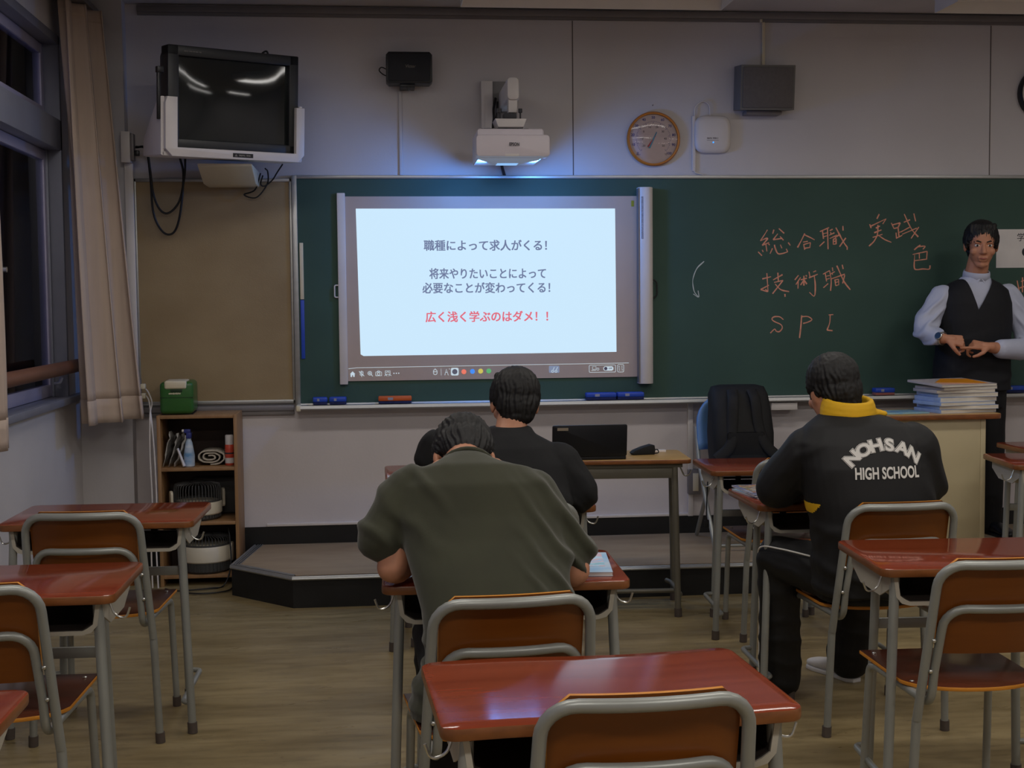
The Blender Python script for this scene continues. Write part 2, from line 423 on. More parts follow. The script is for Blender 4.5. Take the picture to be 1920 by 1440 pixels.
# ceiling lamps -------------------------------------------------------
lampbody = mat('white_lamp_housing', (232, 226, 220), .5, var=.03)
tubeon = emis('lit_fluorescent_tube', (255, 244, 228), 6); tubeoff = mat('unlit_fluorescent_tube', (206, 206, 204), .3)
def lamp(lx, ly, on, label, w=1.32):
    t = thing('ceiling_lamp', label, 'ceiling lamp', (lx, ly, CEIL), 0, 'fluorescent ceiling lamps')
    mb = MB(); sec = [(-.14, -.12), (-.135, -.12), (-.075, -.015), (.075, -.015), (.135, -.12), (.14, -.12), (.14, 0), (-.14, 0)]
    mb.prism(sec, 'x', -w/2, w/2); mb.box(-w/2-.004, -w/2, -.14, .14, -.12, 0); mb.box(w/2, w/2+.004, -.14, .14, -.12, 0); mb.build('housing', lampbody, t)
    for s in (-1, 1):
        mb = MB(); mb.cyl((-w/2+.06, s*.045, -.05), (w/2-.06, s*.045, -.05), .014, n=12); mb.build('tube', tubeon if on else tubeoff, t)
    return t
lamp(1.115, -.72, False, 'unlit ceiling lamp box over the projector'); lamp(3.57, -.72, False, 'unlit ceiling lamp box at the upper right corner')
for (ly, _), nm in zip(LAMP_ROWS, ('front', 'middle', 'rear')):
    for lx, sd in zip(LAMP_X, ('left', 'centre', 'right')):
        lamp(lx, ly, True, 'lit ceiling lamp, %s one of the %s lit row' % (sd, nm))
# ------------------------------------------------------------------ school desks and chairs
DH = .733
def make_desk(label):
    t = thing('school_desk', label, 'desk', (0, 0, 0), 0, 'red-topped school desks')
    mb = MB(); mb.prism(rrect(.65, .45, .032), 'z', DH-.024, DH, .005); o = mb.build('tabletop', [deskred, deskedge], t, sharp=30)
    for f in o.data.polygons: f.material_index = 0 if f.normal.z > .8 else 1
    # open tray
    def sec(dx, dz): return [(-.286+dx, DH-.024), (-.278+dx, DH-.082+dz*.3), (-.262+dx*.9, DH-.1+dz), (-.24, DH-.106+dz), (.24, DH-.106+dz), (.262-dx*.9, DH-.1+dz), (.278-dx, DH-.082+dz*.3), (.286-dx, DH-.024)]
    def shell(y0, y1, th):
        out = sec(0, 0); inn = sec(th, th); return out+list(reversed(inn)), y0, y1
    p, y0, y1 = shell(-.2, .14, .011); mb = MB(); mb.prism(p, 'y', y0, y1); mb.build('tray', traym, t, sharp=30)
    mb = MB(); p = sec(.0115, .0115)+list(reversed(sec(.0135, .0135))); mb.prism(p, 'y', -.196, .14)
    for zz, h in ((DH-.027, .012), (DH-.043, .010), (DH-.057, .010), (DH-.073, .010), (DH-.088, .010)): mb.box(-.27, .27, .125, .138, zz-h, zz)
    for xx in (-.268, -.13, 0, .13, .268): mb.box(xx-.012, xx+.012, .124, .138, DH-.094, DH-.025)
    mb.build('tray_liner', trayin, t)
    for s in (-1, 1):
        mb = MB(); mb.prism([(-.19, DH-.024), (-.19, DH-.06), (-.10, DH-.098), (.08, DH-.098), (.17, DH-.06), (.17, DH-.024)], 'x', s*.290-.002, s*.290+.002); mb.build('side_panel', traym, t)
        for (p0, p1) in (((s*.278, -.185, DH-.03), (s*.304, -.207, .034)), ((s*.21, .185, DH-.03), (s*.228, .2, .034))):
            mb = MB(); mb.tube([p0, p1], .0135, 14); lg = mb.build('leg', tubem, t)
            d = (Vector(p1)-Vector(p0)).normalized(); q = Vector(p1)-d*.004
            mb = MB(); mb.cyl(q, (q.x+d.x*.035, q.y+d.y*.035, .001), .0165, n=14); mb.build('rubber_foot', rubber, lg)
        mb = MB(); mb.tube(fil([(s*.225, .198, .11), (s*.272, .192, .11), (s*.272, -.19, .105), (s*.300, -.203, .105)], .025, 5), .0095, 10); mb.build('side_bar', tubem, t)
        mb = MB(); mb.tube(fil([(s*.292, -.12, DH-.035), (s*.305, -.12, DH-.075), (s*.335, -.12, DH-.085), (s*.345, -.12, DH-.055)], .022, 6), .003, 8); mb.build('bag_hook', steel, t)
        mb = MB(); mb.tube([(s*.28, -.185, DH-.032), (s*.21, .185, DH-.032)], .011, 10); mb.build('top_rail', tubem, t)
    mb = MB(); mb.box(-.215, .215, .188, .2, .468, .5, .003); mb.build('stretcher', tubem, t)
    return t
def make_chair(label):
    t = thing('school_chair', label, 'chair', (0, 0, 0), 0, 'plywood school chairs')
    def y0(z): return -.015-(z-.36)*.235 if z > .36 else -.015*z/.36
    def back(x, z): return y0(z)-.022*(1-(x/.18)**2)
    # rear legs run up into the back frame
    for s in (-1, 1):
        mb = MB(); mb.tube([(s*.207, 0, .03), (s*.197, -.0125, .36)], .0125, 14); lg = mb.build('leg', tubem, t)
        mb = MB(); mb.cyl((s*.2075, .001, .036), (s*.2085, .002, .001), .0158, n=14); mb.build('rubber_foot', rubber, lg)
        mb = MB(); mb.tube(fil([(s*.187, .415, .03), (s*.180, .385, .395), (s*.178, .33, .405)], .05, 6), .0115, 14); lg = mb.build('leg', tubem, t)
        mb = MB(); mb.cyl((s*.187, .415, .036), (s*.1875, .417, .001), .0148, n=14); mb.build('rubber_foot', rubber, lg)
    def over(hw, hw0, z0, zt, rc, dy):
        pts = [(-hw0, y0(z0)+dy, z0), (-hw, y0(zt-rc)+dy, zt-rc)]
        for k in range(1, 7): a = R(90*k/6); pts.append((-hw+rc*(1-math.cos(a)), None, zt-rc+rc*math.sin(a)))
        for k in range(1, 8): pts.append((-hw+rc+(2*hw-2*rc)*k/8, None, zt))
        for k in range(0, 6): a = R(90-90*k/6); pts.append((hw-rc*(1-math.cos(a)), None, zt-rc+rc*math.sin(a)))
        pts += [(hw, y0(zt-rc)+dy, zt-rc), (hw0, y0(z0)+dy, z0)]
        out = []
        for (x, y, z) in pts:
            if y is None:
                k = max(0, 1-(x/hw)**2); y = y0(z)+dy-.030*k
            out.append((x, y, z))
        return out
    mb = MB(); mb.tube(over(.1825, .197, .36, .789, .062, 0), .0125, 14); mb.build('back_frame', tubem, t)
    mb = MB(); up = over(.158, .166, .50, .672, .055, -.004)
    pts = [(-.178, .33, .405), (-.170, .06, .405)]+fil([(-.170, .06, .405), (-.168, -.035, .405), up[0]], .045, 6)[1:]+up[1:-1]+fil([up[-1], (.168, -.035, .405), (.170, .06, .405)], .045, 6)+[(.178, .33, .405)]
    mb.tube(pts, .0115, 14); mb.build('seat_frame', tubem, t)
    # backrest panel, bowed
    mb = MB(); n = 14; rows = []
    def pt(u, w, off):
        z = .545+.258*w; hw = .168
        if w > .8: hw -= .035*((w-.8)/.2)**2.2
        if w < .12: hw -= .02*((.12-w)/.12)**2
        x = u*hw; return V(x, back(x, z)+.016+off, z)
    F = [[mb.bm.verts.new(pt(-1+2*i/n, j/10, .006)) for i in range(n+1)] for j in range(11)]
    Bk = [[mb.bm.verts.new(pt(-1+2*i/n, j/10, -.005)) for i in range(n+1)] for j in range(11)]
    mb.mi = 0
    for G, fl in ((F, 0), (Bk, 1)):
        for j in range(10):
            for i in range(n):
                q = (G[j][i], G[j][i+1], G[j+1][i+1], G[j+1][i]); f = mb.bm.faces.new(q if fl else tuple(reversed(q)))
    def edge(a, b_):
        for k in range(len(a)-1): f = mb.bm.faces.new((a[k], a[k+1], b_[k+1], b_[k])); f.material_index = 1
    edge(F[0], Bk[0]); edge(F[-1], Bk[-1]); edge([r[0] for r in F], [r[0] for r in Bk]); edge([r[-1] for r in F], [r[-1] for r in Bk])
    mb.build('backrest', [plym, plyedge], t, sharp=45)
    # seat: straight front edge, rounded rear edge
    pts = [(-.195, .43), (-.19, .12)]+[(-.185*math.cos(R(a)), .12-.10*math.sin(R(a))) for a in range(15, 180, 15)]+[(.19, .12), (.195, .43)]
    mb = MB(); mb.prism(pts, 'z', .417, .429, .003); o = mb.build('seat', [seatm, plyedge], t, sharp=30)
    for f in o.data.polygons: f.material_index = 0 if f.normal.z > .8 else 1
    for s in (-1, 1):
        for z in (.50, .585):
            mb = MB(); mb.ell((s*.179, y0(z)-.012, z), (.006, .005, .006), n=10); mb.build('bolt', steel, t)
        for yy in (.10, .39):
            mb = MB(); mb.ell((s*.165, yy, .4295), (.006, .006, .003), n=10); mb.build('bolt', steel, t)
    return t
desk0 = make_desk('red-topped desk by the left wall, right in front of the bookcase')
desk0.location = (-.94, -2.544, 0); desk0.rotation_euler.z = R(-1.5)
DESKS = [(-.989, -3.702, -.3, 'red-topped desk in the left row, second from the bookcase, cut by the frame'),
 (-.986, -4.977, 0, 'desk whose corner alone shows at the lower left frame edge'),
 (.416, -4.873, 2.7, 'large red-topped desk in the lower middle with empty glossy top'),
 (.337, -3.712, -1.4, 'desk under the elbows of the olive T-shirt student, blue magazine on it'),
 (.455, -2.44, 0, 'desk of the student in black, hidden behind both students'),
 (.36, -1.562, 0, 'front desk of the middle row, out of sight beyond the student in black'),
 (1.671, -2.529, -.1, 'desk the black tracksuit student leans on, magazines on its corner'),
 (1.687, -3.70, -3.6, 'red-topped desk behind the tracksuit student, mirroring the jacket lettering'),
 (1.755, -1.574, -2.6, 'empty dark-red desk in front of the backpack, black strap on its hook'),
 (1.70, -4.85, 0, 'desk with one rounded corner showing at the right frame edge'),
 (3.108, -1.633, -7.3, 'dark-red desk at the right edge, beside the teacher\'s desk'),
 (3.42, -1.14, 0, 'dark-red desk at the right edge, behind the other one beside the teacher\'s desk')]
for x, y, a, lb in DESKS:
    d = dup(desk0, (x, y, 0), R(a), lb)
    if 'lower middle' in lb:                       # slight warp added to this laminate top to place the slide's reflection
        for c in d.children:
            if c.name.startswith('tabletop'):
                c.data = c.data.copy(); bm = bmesh.new(); bm.from_mesh(c.data)
                for k in range(-12, 13):
                    g = bm.verts[:]+bm.edges[:]+bm.faces[:]; bmesh.ops.bisect_plane(bm, geom=g, plane_co=(k*.0255, 0, 0), plane_no=(1, 0, 0))
                for k in range(-4, 5):
                    g = bm.verts[:]+bm.edges[:]+bm.faces[:]; bmesh.ops.bisect_plane(bm, geom=g, plane_co=(0, k*.046, 0), plane_no=(0, 1, 0))
                for v in bm.verts: v.co.z += .0024*math.sin(2*math.pi*(v.co.x-.235)/.56)-.008*v.co.y
                bm.to_mesh(c.data); bm.free(); c.data.shade_smooth(); c.data.set_sharp_from_angle(angle=R(30))
chair0 = make_chair('plywood chair pushed to the left desk in front of the bookcase')
chair0.location = (-.943, -2.842, 0); chair0.rotation_euler.z = R(-2.2)
CHAIRS = [(-.99, -3.96, -1, 'plywood chair cut by the left frame edge, at the second left desk'),
 (.444, -5.045, 2.2, 'empty plywood chair nearest the camera, at the bottom edge'),
 (.292, -4.26, 5, 'plywood chair the olive T-shirt student sits on'),
 (.475, -2.86, 0, 'plywood chair the student in black sits on'),
 (.356, -1.71, 0, 'chair of the middle front desk, only a foot showing between desk legs'),
 (1.69, -3.075, 1.8, 'plywood chair the black tracksuit student sits on'),
 (1.592, -4.02, -1, 'empty plywood chair at the right edge, behind the desk mirroring the lettering'),
 (1.755, -1.835, -1.5, 'empty plywood chair pushed under the desk in front of the backpack')]
for x, y, a, lb in CHAIRS: dup(chair0, (x, y, 0), R(a), lb)
# ------------------------------------------------------------------ things on the front wall
CHALK = [[[(2189,1849),(2168,1816),(2148,1788)],[(2148,1788),(2180,1801),(2192,1801)],[(2192,1801),(2159,1763)],[(2159,1763),(2198,1778)],[(2180,1770),(2186,1729)],[(2136,1727),(2158,1705)],[(2159,1738),(2165,1726)],[(2195,1771),(2202,1764)],[(2226,1850),(2219,1827)],[(2254,1856),(2285,1829)],[(2248,1827),(2222,1794)],[(2222,1794),(2275,1801)],[(2261,1812),(2281,1791)],[(2218,1746),(2204,1716)],[(2229,1766),(2234,1746),(2249,1717),(2275,1717),(2305,1726)],[(2305,1726),(2297,1743)],[(2263,1766),(2272,1746)],[(2308,1778),(2320,1762)]],[[(2403,1828),(2385,1792),(2362,1750)],[(2403,1820),(2433,1806),(2460,1792)],[(2394,1780),(2421,1784)],[(2397,1768),(2403,1737)],[(2397,1766),(2436,1777)],[(2436,1777),(2432,1748)],[(2400,1745),(2434,1750)]],[[(2490,1838),(2543,1860)],[(2505,1843),(2511,1797)],[(2509,1826),(2532,1831)],[(2511,1809),(2532,1815)],[(2488,1756),(2517,1782)],[(2534,1854),(2538,1739)],[(2547,1843),(2564,1851)],[(2544,1817),(2574,1831)],[(2551,1834),(2556,1823)],[(2547,1799),(2589,1817)],[(2568,1796),(2568,1765)],[(2568,1796),(2584,1799)],[(2584,1799),(2584,1767)],[(2570,1782),(2583,1785)],[(2568,1766),(2584,1769)],[(2582,1860),(2607,1814),(2631,1773),(2649,1750)],[(2577,1805),(2607,1822)],[(2640,1802),(2604,1753)],[(2623,1869),(2624,1843)],[(2649,1750),(2648,1735)]],[[(2833,1934),(2820,1908)],[(2778,1878),(2787,1856)],[(2787,1868),(2874,1908)],[(2874,1908),(2854,1879)],[(2814,1856),(2838,1868)],[(2805,1830),(2847,1846)],[(2796,1804),(2853,1821)],[(2826,1874),(2824,1824),(2805,1784),(2775,1755)],[(2826,1818),(2866,1792),(2905,1776)]],[[(2904,1885),(2920,1853)],[(2907,1873),(2956,1885)],[(2956,1885),(2945,1862)],[(2920,1853),(2947,1860)],[(2932,1830),(2935,1798)],[(2944,1856),(2950,1803)],[(2951,1832),(2968,1836)],[(2932,1798),(2968,1815)],[(2979,1934),(3004,1882),(3029,1841),(3062,1806)],[(2977,1888),(3013,1902)],[(2962,1835),(3013,1861)],[(2968,1821),(3053,1855)],[(3065,1861),(3020,1797)],[(3035,1937),(3046,1893)]],[[(3075,1760),(3060,1750),(3039,1733)],[(3063,1750),(3102,1753),(3090,1736)],[(3030,1707),(3115,1724)],[(3115,1724),(3112,1677)],[(3042,1704),(3040,1637),(3052,1622),(3091,1625),(3128,1624),(3133,1645)],[(3069,1712),(3070,1683)],[(3042,1672),(3112,1680)]],[[(2160,1576),(2210,1588)],[(2186,1608),(2193,1504)],[(2193,1504),(2178,1518)],[(2151,1517),(2198,1541)],[(2151,1517),(2190,1504)],[(2222,1570),(2276,1599)],[(2249,1610),(2252,1561)],[(2228,1556),(2279,1567)],[(2279,1567),(2219,1493)],[(2234,1547),(2267,1515),(2314,1504)],[(2290,1491),(2291,1475)]],[[(2368,1595),(2347,1569)],[(2380,1583),(2353,1543)],[(2366,1560),(2365,1520)],[(2380,1569),(2416,1578)],[(2399,1592),(2399,1537)],[(2398,1566),(2380,1540)],[(2401,1566),(2416,1545)],[(2410,1595),(2416,1588)],[(2428,1615),(2434,1586)],[(2452,1612),(2469,1619)],[(2428,1580),(2479,1600)],[(2458,1594),(2465,1536),(2460,1478),(2431,1499)]],[[(2509,1600),(2548,1620)],[(2522,1605),(2530,1559)],[(2527,1588),(2548,1592)],[(2529,1571),(2548,1576)],[(2512,1524),(2539,1547)],[(2548,1617),(2557,1559),(2553,1506)],[(2563,1637),(2566,1617)],[(2551,1599),(2578,1614)],[(2560,1608),(2565,1596)],[(2557,1573),(2635,1599)],[(2578,1570),(2583,1535)],[(2578,1567),(2599,1571)],[(2599,1571),(2601,1538)],[(2581,1553),(2600,1557)],[(2583,1535),(2601,1540)],[(2589,1647),(2611,1599),(2635,1552),(2668,1511)],[(2635,1593),(2623,1547)],[(2620,1652),(2626,1628)]],[[(2282,1347),(2261,1363),(2229,1364),(2216,1352),(2229,1338),(2267,1320),(2275,1300),(2259,1281),(2241,1283),(2231,1295),(2207,1273)]],[[(2387,1371),(2382,1304),(2375,1243)],[(2387,1363),(2423,1363),(2446,1346),(2423,1332),(2396,1325)]],[[(2543,1371),(2570,1373)],[(2552,1370),(2549,1326),(2534,1286)],[(2534,1286),(2566,1282)]]]
ARROW = [[(1828, 1676), (1788, 1638), (1767, 1588), (1764, 1553), (1773, 1508), (1797, 1478)], [(1767, 1496), (1797, 1478), (1794, 1514)]]
EDGE = [[(3649, 1555), (3663, 1494)], [(3672, 1549), (3703, 1561)], [(3681, 1573), (3682, 1488)], [(3666, 1513), (3710, 1527)]]
chalkred = mat('red_chalk', (232, 158, 132), .9, var=.15, scale=(40, 40, 40)); chalkwhite = mat('white_chalk', (200, 205, 198), .9)
bt = thing('chalkboard', 'long green chalkboard with red chalk writing along the front wall', 'chalkboard', (1.6, 0, 0))
mb = MB(); mb.box(-.405-1.6, 5.3-1.6, -.02, -.004, .921, 2.134); mb.build('writing_surface', boardm, bt)
mb = MB(); mb.box(-.432-1.6, -.404-1.6, -.032, -.002, .90, 2.15, .003); mb.box(-.432-1.6, 5.3-1.6, -.03, -.002, 2.132, 2.15, .003); mb.build('frame', alu, bt)
mb = MB(); mb.prism([(-.002, .922), (-.03, .922), (-.034, .915), (-.11, .908), (-.118, .916), (-.122, .900), (-.112, .892), (-.002, .888)], 'x', -.405-1.6, 5.3-1.6); mb.build('chalk_tray', alu, bt)
mb = MB(); mb.box(-.425-1.6, -.400-1.6, -.122, -.002, .886, .918, .006); mb.build('tray_end_cap', creampl, bt)
mb = MB(); mb.box(2.19-1.6, 2.34-1.6, -.10, -.004, .845, .886, .004); mb.build('chalk_drawer', whitepl, bt)
def chalk(strokes, m, wd=.0042, nm='chalk_character'):
    mb = MB()
    for s in strokes:
        pts = [V(x/1000-1.6, -.0208, z/1000) for x, z in s]
        if len(pts) > 2: pts = spline(pts, 5)
        mb.tube(pts, [wd*(.85+.5*noise.noise(p*25)) for p in pts], 6, flat=-.22)
    return mb.build(nm, m, bt)
for g in CHALK: chalk(g, chalkred)
chalk(EDGE, chalkred); chalk(ARROW, chalkwhite, .0032, 'chalk_arrow')

nb = thing('notice_board', 'tan notice board with grey metal frame, left of the chalkboard', 'notice board', (-.85, 0, 0))
mb = MB(); mb.box(-.40, .41, -.016, -.003, .945, 2.118); mb.build('panel', tanm, nb)
mb = MB()
for b in ((-.415, -.398, -.024, -.002, .925, 2.135), (.404, .417, -.024, -.002, .925, 2.135), (-.415, .417, -.024, -.002, .925, .945), (-.415, .417, -.024, -.002, 2.116, 2.135)): mb.box(*b, .003)
mb.build('frame', alu, nb)

# magnet strips and paper on the board
blueplastic = mat('blue_plastic', (36, 74, 178), .45, var=.08)
def magnet(z0, z1, m, lb):
    mb = MB(); mb.box(-.396, -.376, -.027, -.0205, z0, z1, .002); tag(mb.build('magnet_strip', m), lb, 'magnet strip')
magnet(1.486, 1.79, creampl, 'cream magnet strip at the left edge of the chalkboard'); magnet(1.165, 1.482, blueplastic, 'blue magnet strip under the cream one at the chalkboard edge')
mb = MB(); mb.box(-.11, .11, -.0015, 0, -.109, .109)
paper = thing('paper_sheet', 'white paper sheet on the chalkboard behind the standing teacher', 'paper', (3.632, -.0215, 1.737)); mb.build('sheet', mat('white_paper', (226, 222, 220), .8), paper)
ink = mat('dark_ink', (44, 44, 52), .7)
text('printed_text', '学', .05, ink, paper, (.035, -.002, .06), thick=.0004); mb = MB(); mb.prism([(.062+.02*math.cos(R(a)), -.02+.024*math.sin(R(a))) for a in range(0, 360, 30)], 'y', -.0022, -.0016); mb.build('printed_figure', ink, paper)

# wall clock at the frame edge
ck = thing('wall_clock', 'dark-rimmed round wall clock at the right frame edge', 'clock', (3.795, 0, 2.612))
mb = MB(); mb.lathe([(.15, .001), (.152, .03), (.145, .042), (.135, .036), (.135, .025)], 40, ax=(0, -1, 0), cap=False); mb.build('rim', blackpl, ck)
mb = MB(); mb.lathe([(.134, .022), (.134, .026)], 40, ax=(0, -1, 0)); mb.build('dial', whitepl, ck)
for l, a in ((.07, 40), (.1, 200)):
    mb = MB(); mb.box(-.004, .004, -.031, -.028, -.01, l, mtx=Matrix.Rotation(R(a), 4, 'Y')); mb.build('hand', ink, ck)

# ---- roll-out magnetic screen with the projected slide
ps = thing('projection_screen', 'pull-out magnetic screen on the chalkboard showing a projected slide', 'projection screen', (.65, -.021, 0))
sheetm = mat('screen_sheet', (190, 170, 156), .55, var=.02)
mb = MB(); mb.box(-.152-.65, 1.452-.65, -.006, -.001, 1.040, 2.037, mtx=None); mb.build('sheet', sheetm, ps)
mb = MB(); mb.box(-.192-.65, -.148-.65, -.018, 0, 1.022, 2.056, .004); mb.build('end_bar', whitepl, ps)
mb = MB(); mb.prism([(1.448-.65, 0), (1.448-.65, -.045), (1.456-.65, -.058), (1.478-.65, -.066), (1.502-.65, -.066), (1.524-.65, -.055), (1.530-.65, -.04), (1.530-.65, 0)], 'z', 1.003, 2.082, .003); mb.build('roll_case', whitepl, ps, sharp=50)
mb = MB(); mb.box(1.447-.65, 1.452-.65, -.06, -.004, 1.01, 2.076); mb.build('case_slot', darkrail, ps)
mb = MB(); mb.tube(fil([(-.192-.65, -.01, 1.56), (-.212-.65, -.01, 1.56), (-.212-.65, -.01, 1.495), (-.192-.65, -.01, 1.495)], .018), .004); mb.build('handle', whitepl, ps)
mb = MB(); mb.tube(fil([(1.53-.65, -.02, 1.58), (1.556-.65, -.02, 1.565), (1.558-.65, -.02, 1.49), (1.53-.65, -.02, 1.47)], .02), .004); mb.build('handle', blackpl, ps)
mb = MB(); mb.box(1.417-.65, 1.432-.65, -.0075, -.006, 1.98, 2.012); mb.build('sticker', mat('yellow_green_sticker', (150, 150, 40), .6), ps)
mb = MB(); mb.box(1.462-.65, 1.476-.65, -.0645, -.0625, 1.80, 2.03); mb.build('sticker', mat('grey_printed_label', (150, 155, 172), .6, var=.3, scale=(80, 80, 140)), ps)
slide = emis('projected_slide_light', (203, 232, 252)); tgrey = emis('slide_text_grey', (112, 124, 158)); tred = emis('slide_text_red', (222, 108, 126))
border = emis('projected_black_level', (70, 66, 86), .8)
def scr(x, z, d=0): return V(x-.65, -.0066-d, z)
mb = MB(); q = [scr(-.091, 1.972), scr(1.327, 1.969), scr(1.331, 1.1795), scr(-.062, 1.1755), scr(-.078, 1.185)]; vs = [mb.bm.verts.new(p) for p in q]; mb.bm.faces.new(vs); sl = mb.build('projected_slide', slide, ps)
for s, x, z, wd, m in (('職種によって求人がくる！', .61, 1.766, .675, tgrey), ('将来やりたいことによって', .621, 1.613, .64, tgrey), ('必要なことが変わってくる！', .613, 1.535, .702, tgrey), ('広く浅く学ぶのはダメ！！', .614, 1.378, .674, tred)):
    text('slide_text', s, .062, m, sl, scr(x, z, .0004), (R(90), R(.2), 0), fit=wd, thick=.0002, reps=[(a*.0015, b*.0009) for a in (-1, 0, 1) for b in (-1, 1)])
icon = emis('projected_icon_light', (196, 214, 226), .95); redi = emis('projected_red_dot', (232, 120, 100)); blui = emis('projected_blue_dot', (70, 140, 240))
tb = None
def strokes(lst, wd=.0016, m=icon, nm='toolbar_icon'):
    mb = MB()
    for s in lst: mb.tube([scr(x, z, .0006) for x, z in s], wd, 6, flat=-.3)
    return mb.build(nm, m, ps)
def circ(x, z, r, n=14, a0=0, a1=360): return [(x+r*math.cos(R(a0+(a1-a0)*k/n)), z+r*math.sin(R(a0+(a1-a0)*k/n))) for k in range(n+1)]
def rc(x0, x1, z0, z1): return [(x0, z0), (x1, z0), (x1, z1), (x0, z1), (x0, z0)]
def disc(x, z, r, m, d=.0004, nm='toolbar_icon', poly=None):
    mb = MB(); vs = [mb.bm.verts.new(scr(a, b, d)) for a, b in (poly or circ(x, z, r, 20)[:-1])]; mb.bm.faces.new(vs); return mb.build(nm, m, ps)
strokes([[(-.145, 1.107), (-.1, 1.112), (1.40, 1.117)]], .0013, nm='toolbar_line')
disc(0, 0, 0, icon, poly=[(-.137, 1.078), (-.123, 1.093), (-.108, 1.078), (-.112, 1.078), (-.112, 1.063), (-.120, 1.063), (-.120, 1.072), (-.126, 1.072), (-.126, 1.063), (-.134, 1.063), (-.134, 1.078)])
strokes([rc(-.082, -.066, 1.072, 1.09), [(-.088, 1.092), (-.06, 1.066)], [(-.074, 1.096), (-.074, 1.062)]])
strokes([circ(-.03, 1.081, .010), [(-.022, 1.074), (-.014, 1.064)], [(-.036, 1.081), (-.024, 1.081)], [(-.03, 1.087), (-.03, 1.075)]])
strokes([rc(.002, .034, 1.067, 1.087), circ(.018, 1.077, .007), [(.01, 1.087), (.014, 1.093), (.022, 1.093), (.026, 1.087)]])
strokes([rc(.054, .08, 1.074, 1.093), [(.058, 1.084), (.07, 1.088), (.076, 1.082)], [(.05, 1.066), (.058, 1.072), (.064, 1.064)], [(.072, 1.064), (.078, 1.072), (.086, 1.066)]])
for k in (-.013, 0, .013): disc(.114+k, 1.079, .0032, icon)
strokes([circ(.326, 1.078, .010, 12, 180, 360), [(.316, 1.078), (.316, 1.087)], [(.336, 1.078), (.336, 1.087)], circ(.326, 1.086, .010, 12, 0, 180), [(.316, 1.084), (.336, 1.084)], [(.326, 1.096), (.326, 1.102)]])
strokes([[(.358, 1.063), (.358, 1.1)]], .0009)
strokes([[(.378, 1.064), (.387, 1.098), (.397, 1.064)], [(.382, 1.08), (.392, 1.08)], [(.402, 1.1), (.406, 1.096)]])
disc(0, 0, 0, icon, poly=rrect(.042, .042, .008, 4, .433, 1.083)); disc(.433, 1.083, .0145, emis('projected_dark_dot', (84, 84, 100)), .0008)
disc(.483, 1.082, .0135, redi); disc(.53, 1.083, .0135, blui); disc(.62, 1.084, .0135, emis('projected_green_dot', (90, 170, 110))); disc(.575, 1.084, .0135, emis('projected_yellow_dot', (200, 190, 90)))
disc(0, 0, 0, emis('projected_button_grey', (128, 140, 168), .9), poly=rrect(.058, .040, .006, 4, .982, 1.088))
strokes([circ(.973, 1.077, .006), circ(.992, 1.077, .006), [(.976, 1.085), (.983, 1.1)], [(.994, 1.085), (1.001, 1.1)]], m=icon)
strokes([[(x, z) for x, z in rrect(.148, .04, .006, 4, 1.2515, 1.0875)]+[rrect(.148, .04, .006, 4, 1.2515, 1.0875)[0]], rc(1.196, 1.216, 1.084, 1.1), [(1.19, 1.078), (1.216, 1.078)], circ(1.226, 1.085, .006)], .0012)
disc(0, 0, 0, icon, poly=rrect(.056, .024, .011, 5, 1.285, 1.088)); disc(1.27, 1.088, .0095, border, .0008); text('toolbar_text', 'OFF', .012, border, ps, scr(1.296, 1.088, .0008), bold=.0003, thick=.0002)
strokes([rrect(.034, .042, .006, 4, 1.354, 1.088)+[rrect(.034, .042, .006, 4, 1.354, 1.088)[0]], [(1.348, 1.074), (1.348, 1.101), (1.343, 1.095)], [(1.361, 1.102), (1.361, 1.075), (1.366, 1.081)]], .0012)

# ---- projector on its wall arm
pj = thing('projector', 'white short-throw projector on a wall arm above the screen', 'projector', (.70, 0, 2.2))
pw = mat('projector_white', (214, 206, 214), .45, var=.02); darkp = mat('dark_bracket', (38, 38, 46), .5)
mb = MB(); mb.prism(rrect(.372, .108, .018, 4, .007, .045), 'y', -.60, -.50, .006); mb.build('front_cover', pw, pj)
mb = MB(); mb.prism(rrect(.338, .148, .014, 4, -.0, .062), 'y', -.55, -.20, .008); mb.build('body', pw, pj)
mb = MB(); mb.prism([(-.55, -.005), (-.50, -.016), (-.22, -.016), (-.20, .0)], 'x', -.165, .15); mb.build('underside', pw, pj)
mb = MB(); mb.box(-.05, .06, -.34, -.24, -.0185, -.0165, .001); mb.build('lens_window', emis('projector_lens_glow', (150, 200, 255), .9), pj)
mb = MB(); mb.box(-.035, .035, -.602, -.597, -.009, .004, .001); mb.build('latch', whitepl, pj)
text('brand_lettering', 'EPSON', .024, ink, pj, (.012, -.6065, .05), bold=.0004, fit=.05)
mb = MB(); mb.box(-.105, .082, -.03, -.002, .235, .455, .003); mb.build('wall_plate', mat('mount_grey', (132, 130, 130), .5), pj)
mb = MB(); mb.box(-.108, -.045, -.06, -.03, .20, .454, .004); mb.box(-.092, -.088, -.0615, -.06, .20, .454); mb.build('cable_cover', whitepl, pj)
mb = MB(); mb.box(-.012, .058, -.46, -.04, .29, .40, .018, 3); mb.prism(rrect(.062, .115, .02, 4, .02, .345), 'y', -.5, -.40, .01); mb.build('arm', whitepl, pj)
mb = MB(); mb.box(-.004, .042, -.485, -.43, .225, .30, .004); mb.build('neck', whitepl, pj)
mb = MB(); mb.prism([(-.075, .19), (.085, .19), (.07, .148), (-.06, .148)], 'y', -.52, -.36, .003); mb.build('bracket_tray', whitepl, pj)
mb = MB(); mb.box(-.03, .035, -.515, -.44, .19, .218, .003); mb.box(-.13, .10, -.48, -.25, .134, .146, .002); mb.build('adjuster', darkp, pj)
for xx in (-.05, .055, -.062):
    mb = MB(); mb.cyl((xx, -.5, .19), (xx, -.5, .235), .004); mb.cyl((xx, -.5, .222), (xx, -.5, .242), .010); mb.build('knob', darkp, pj)
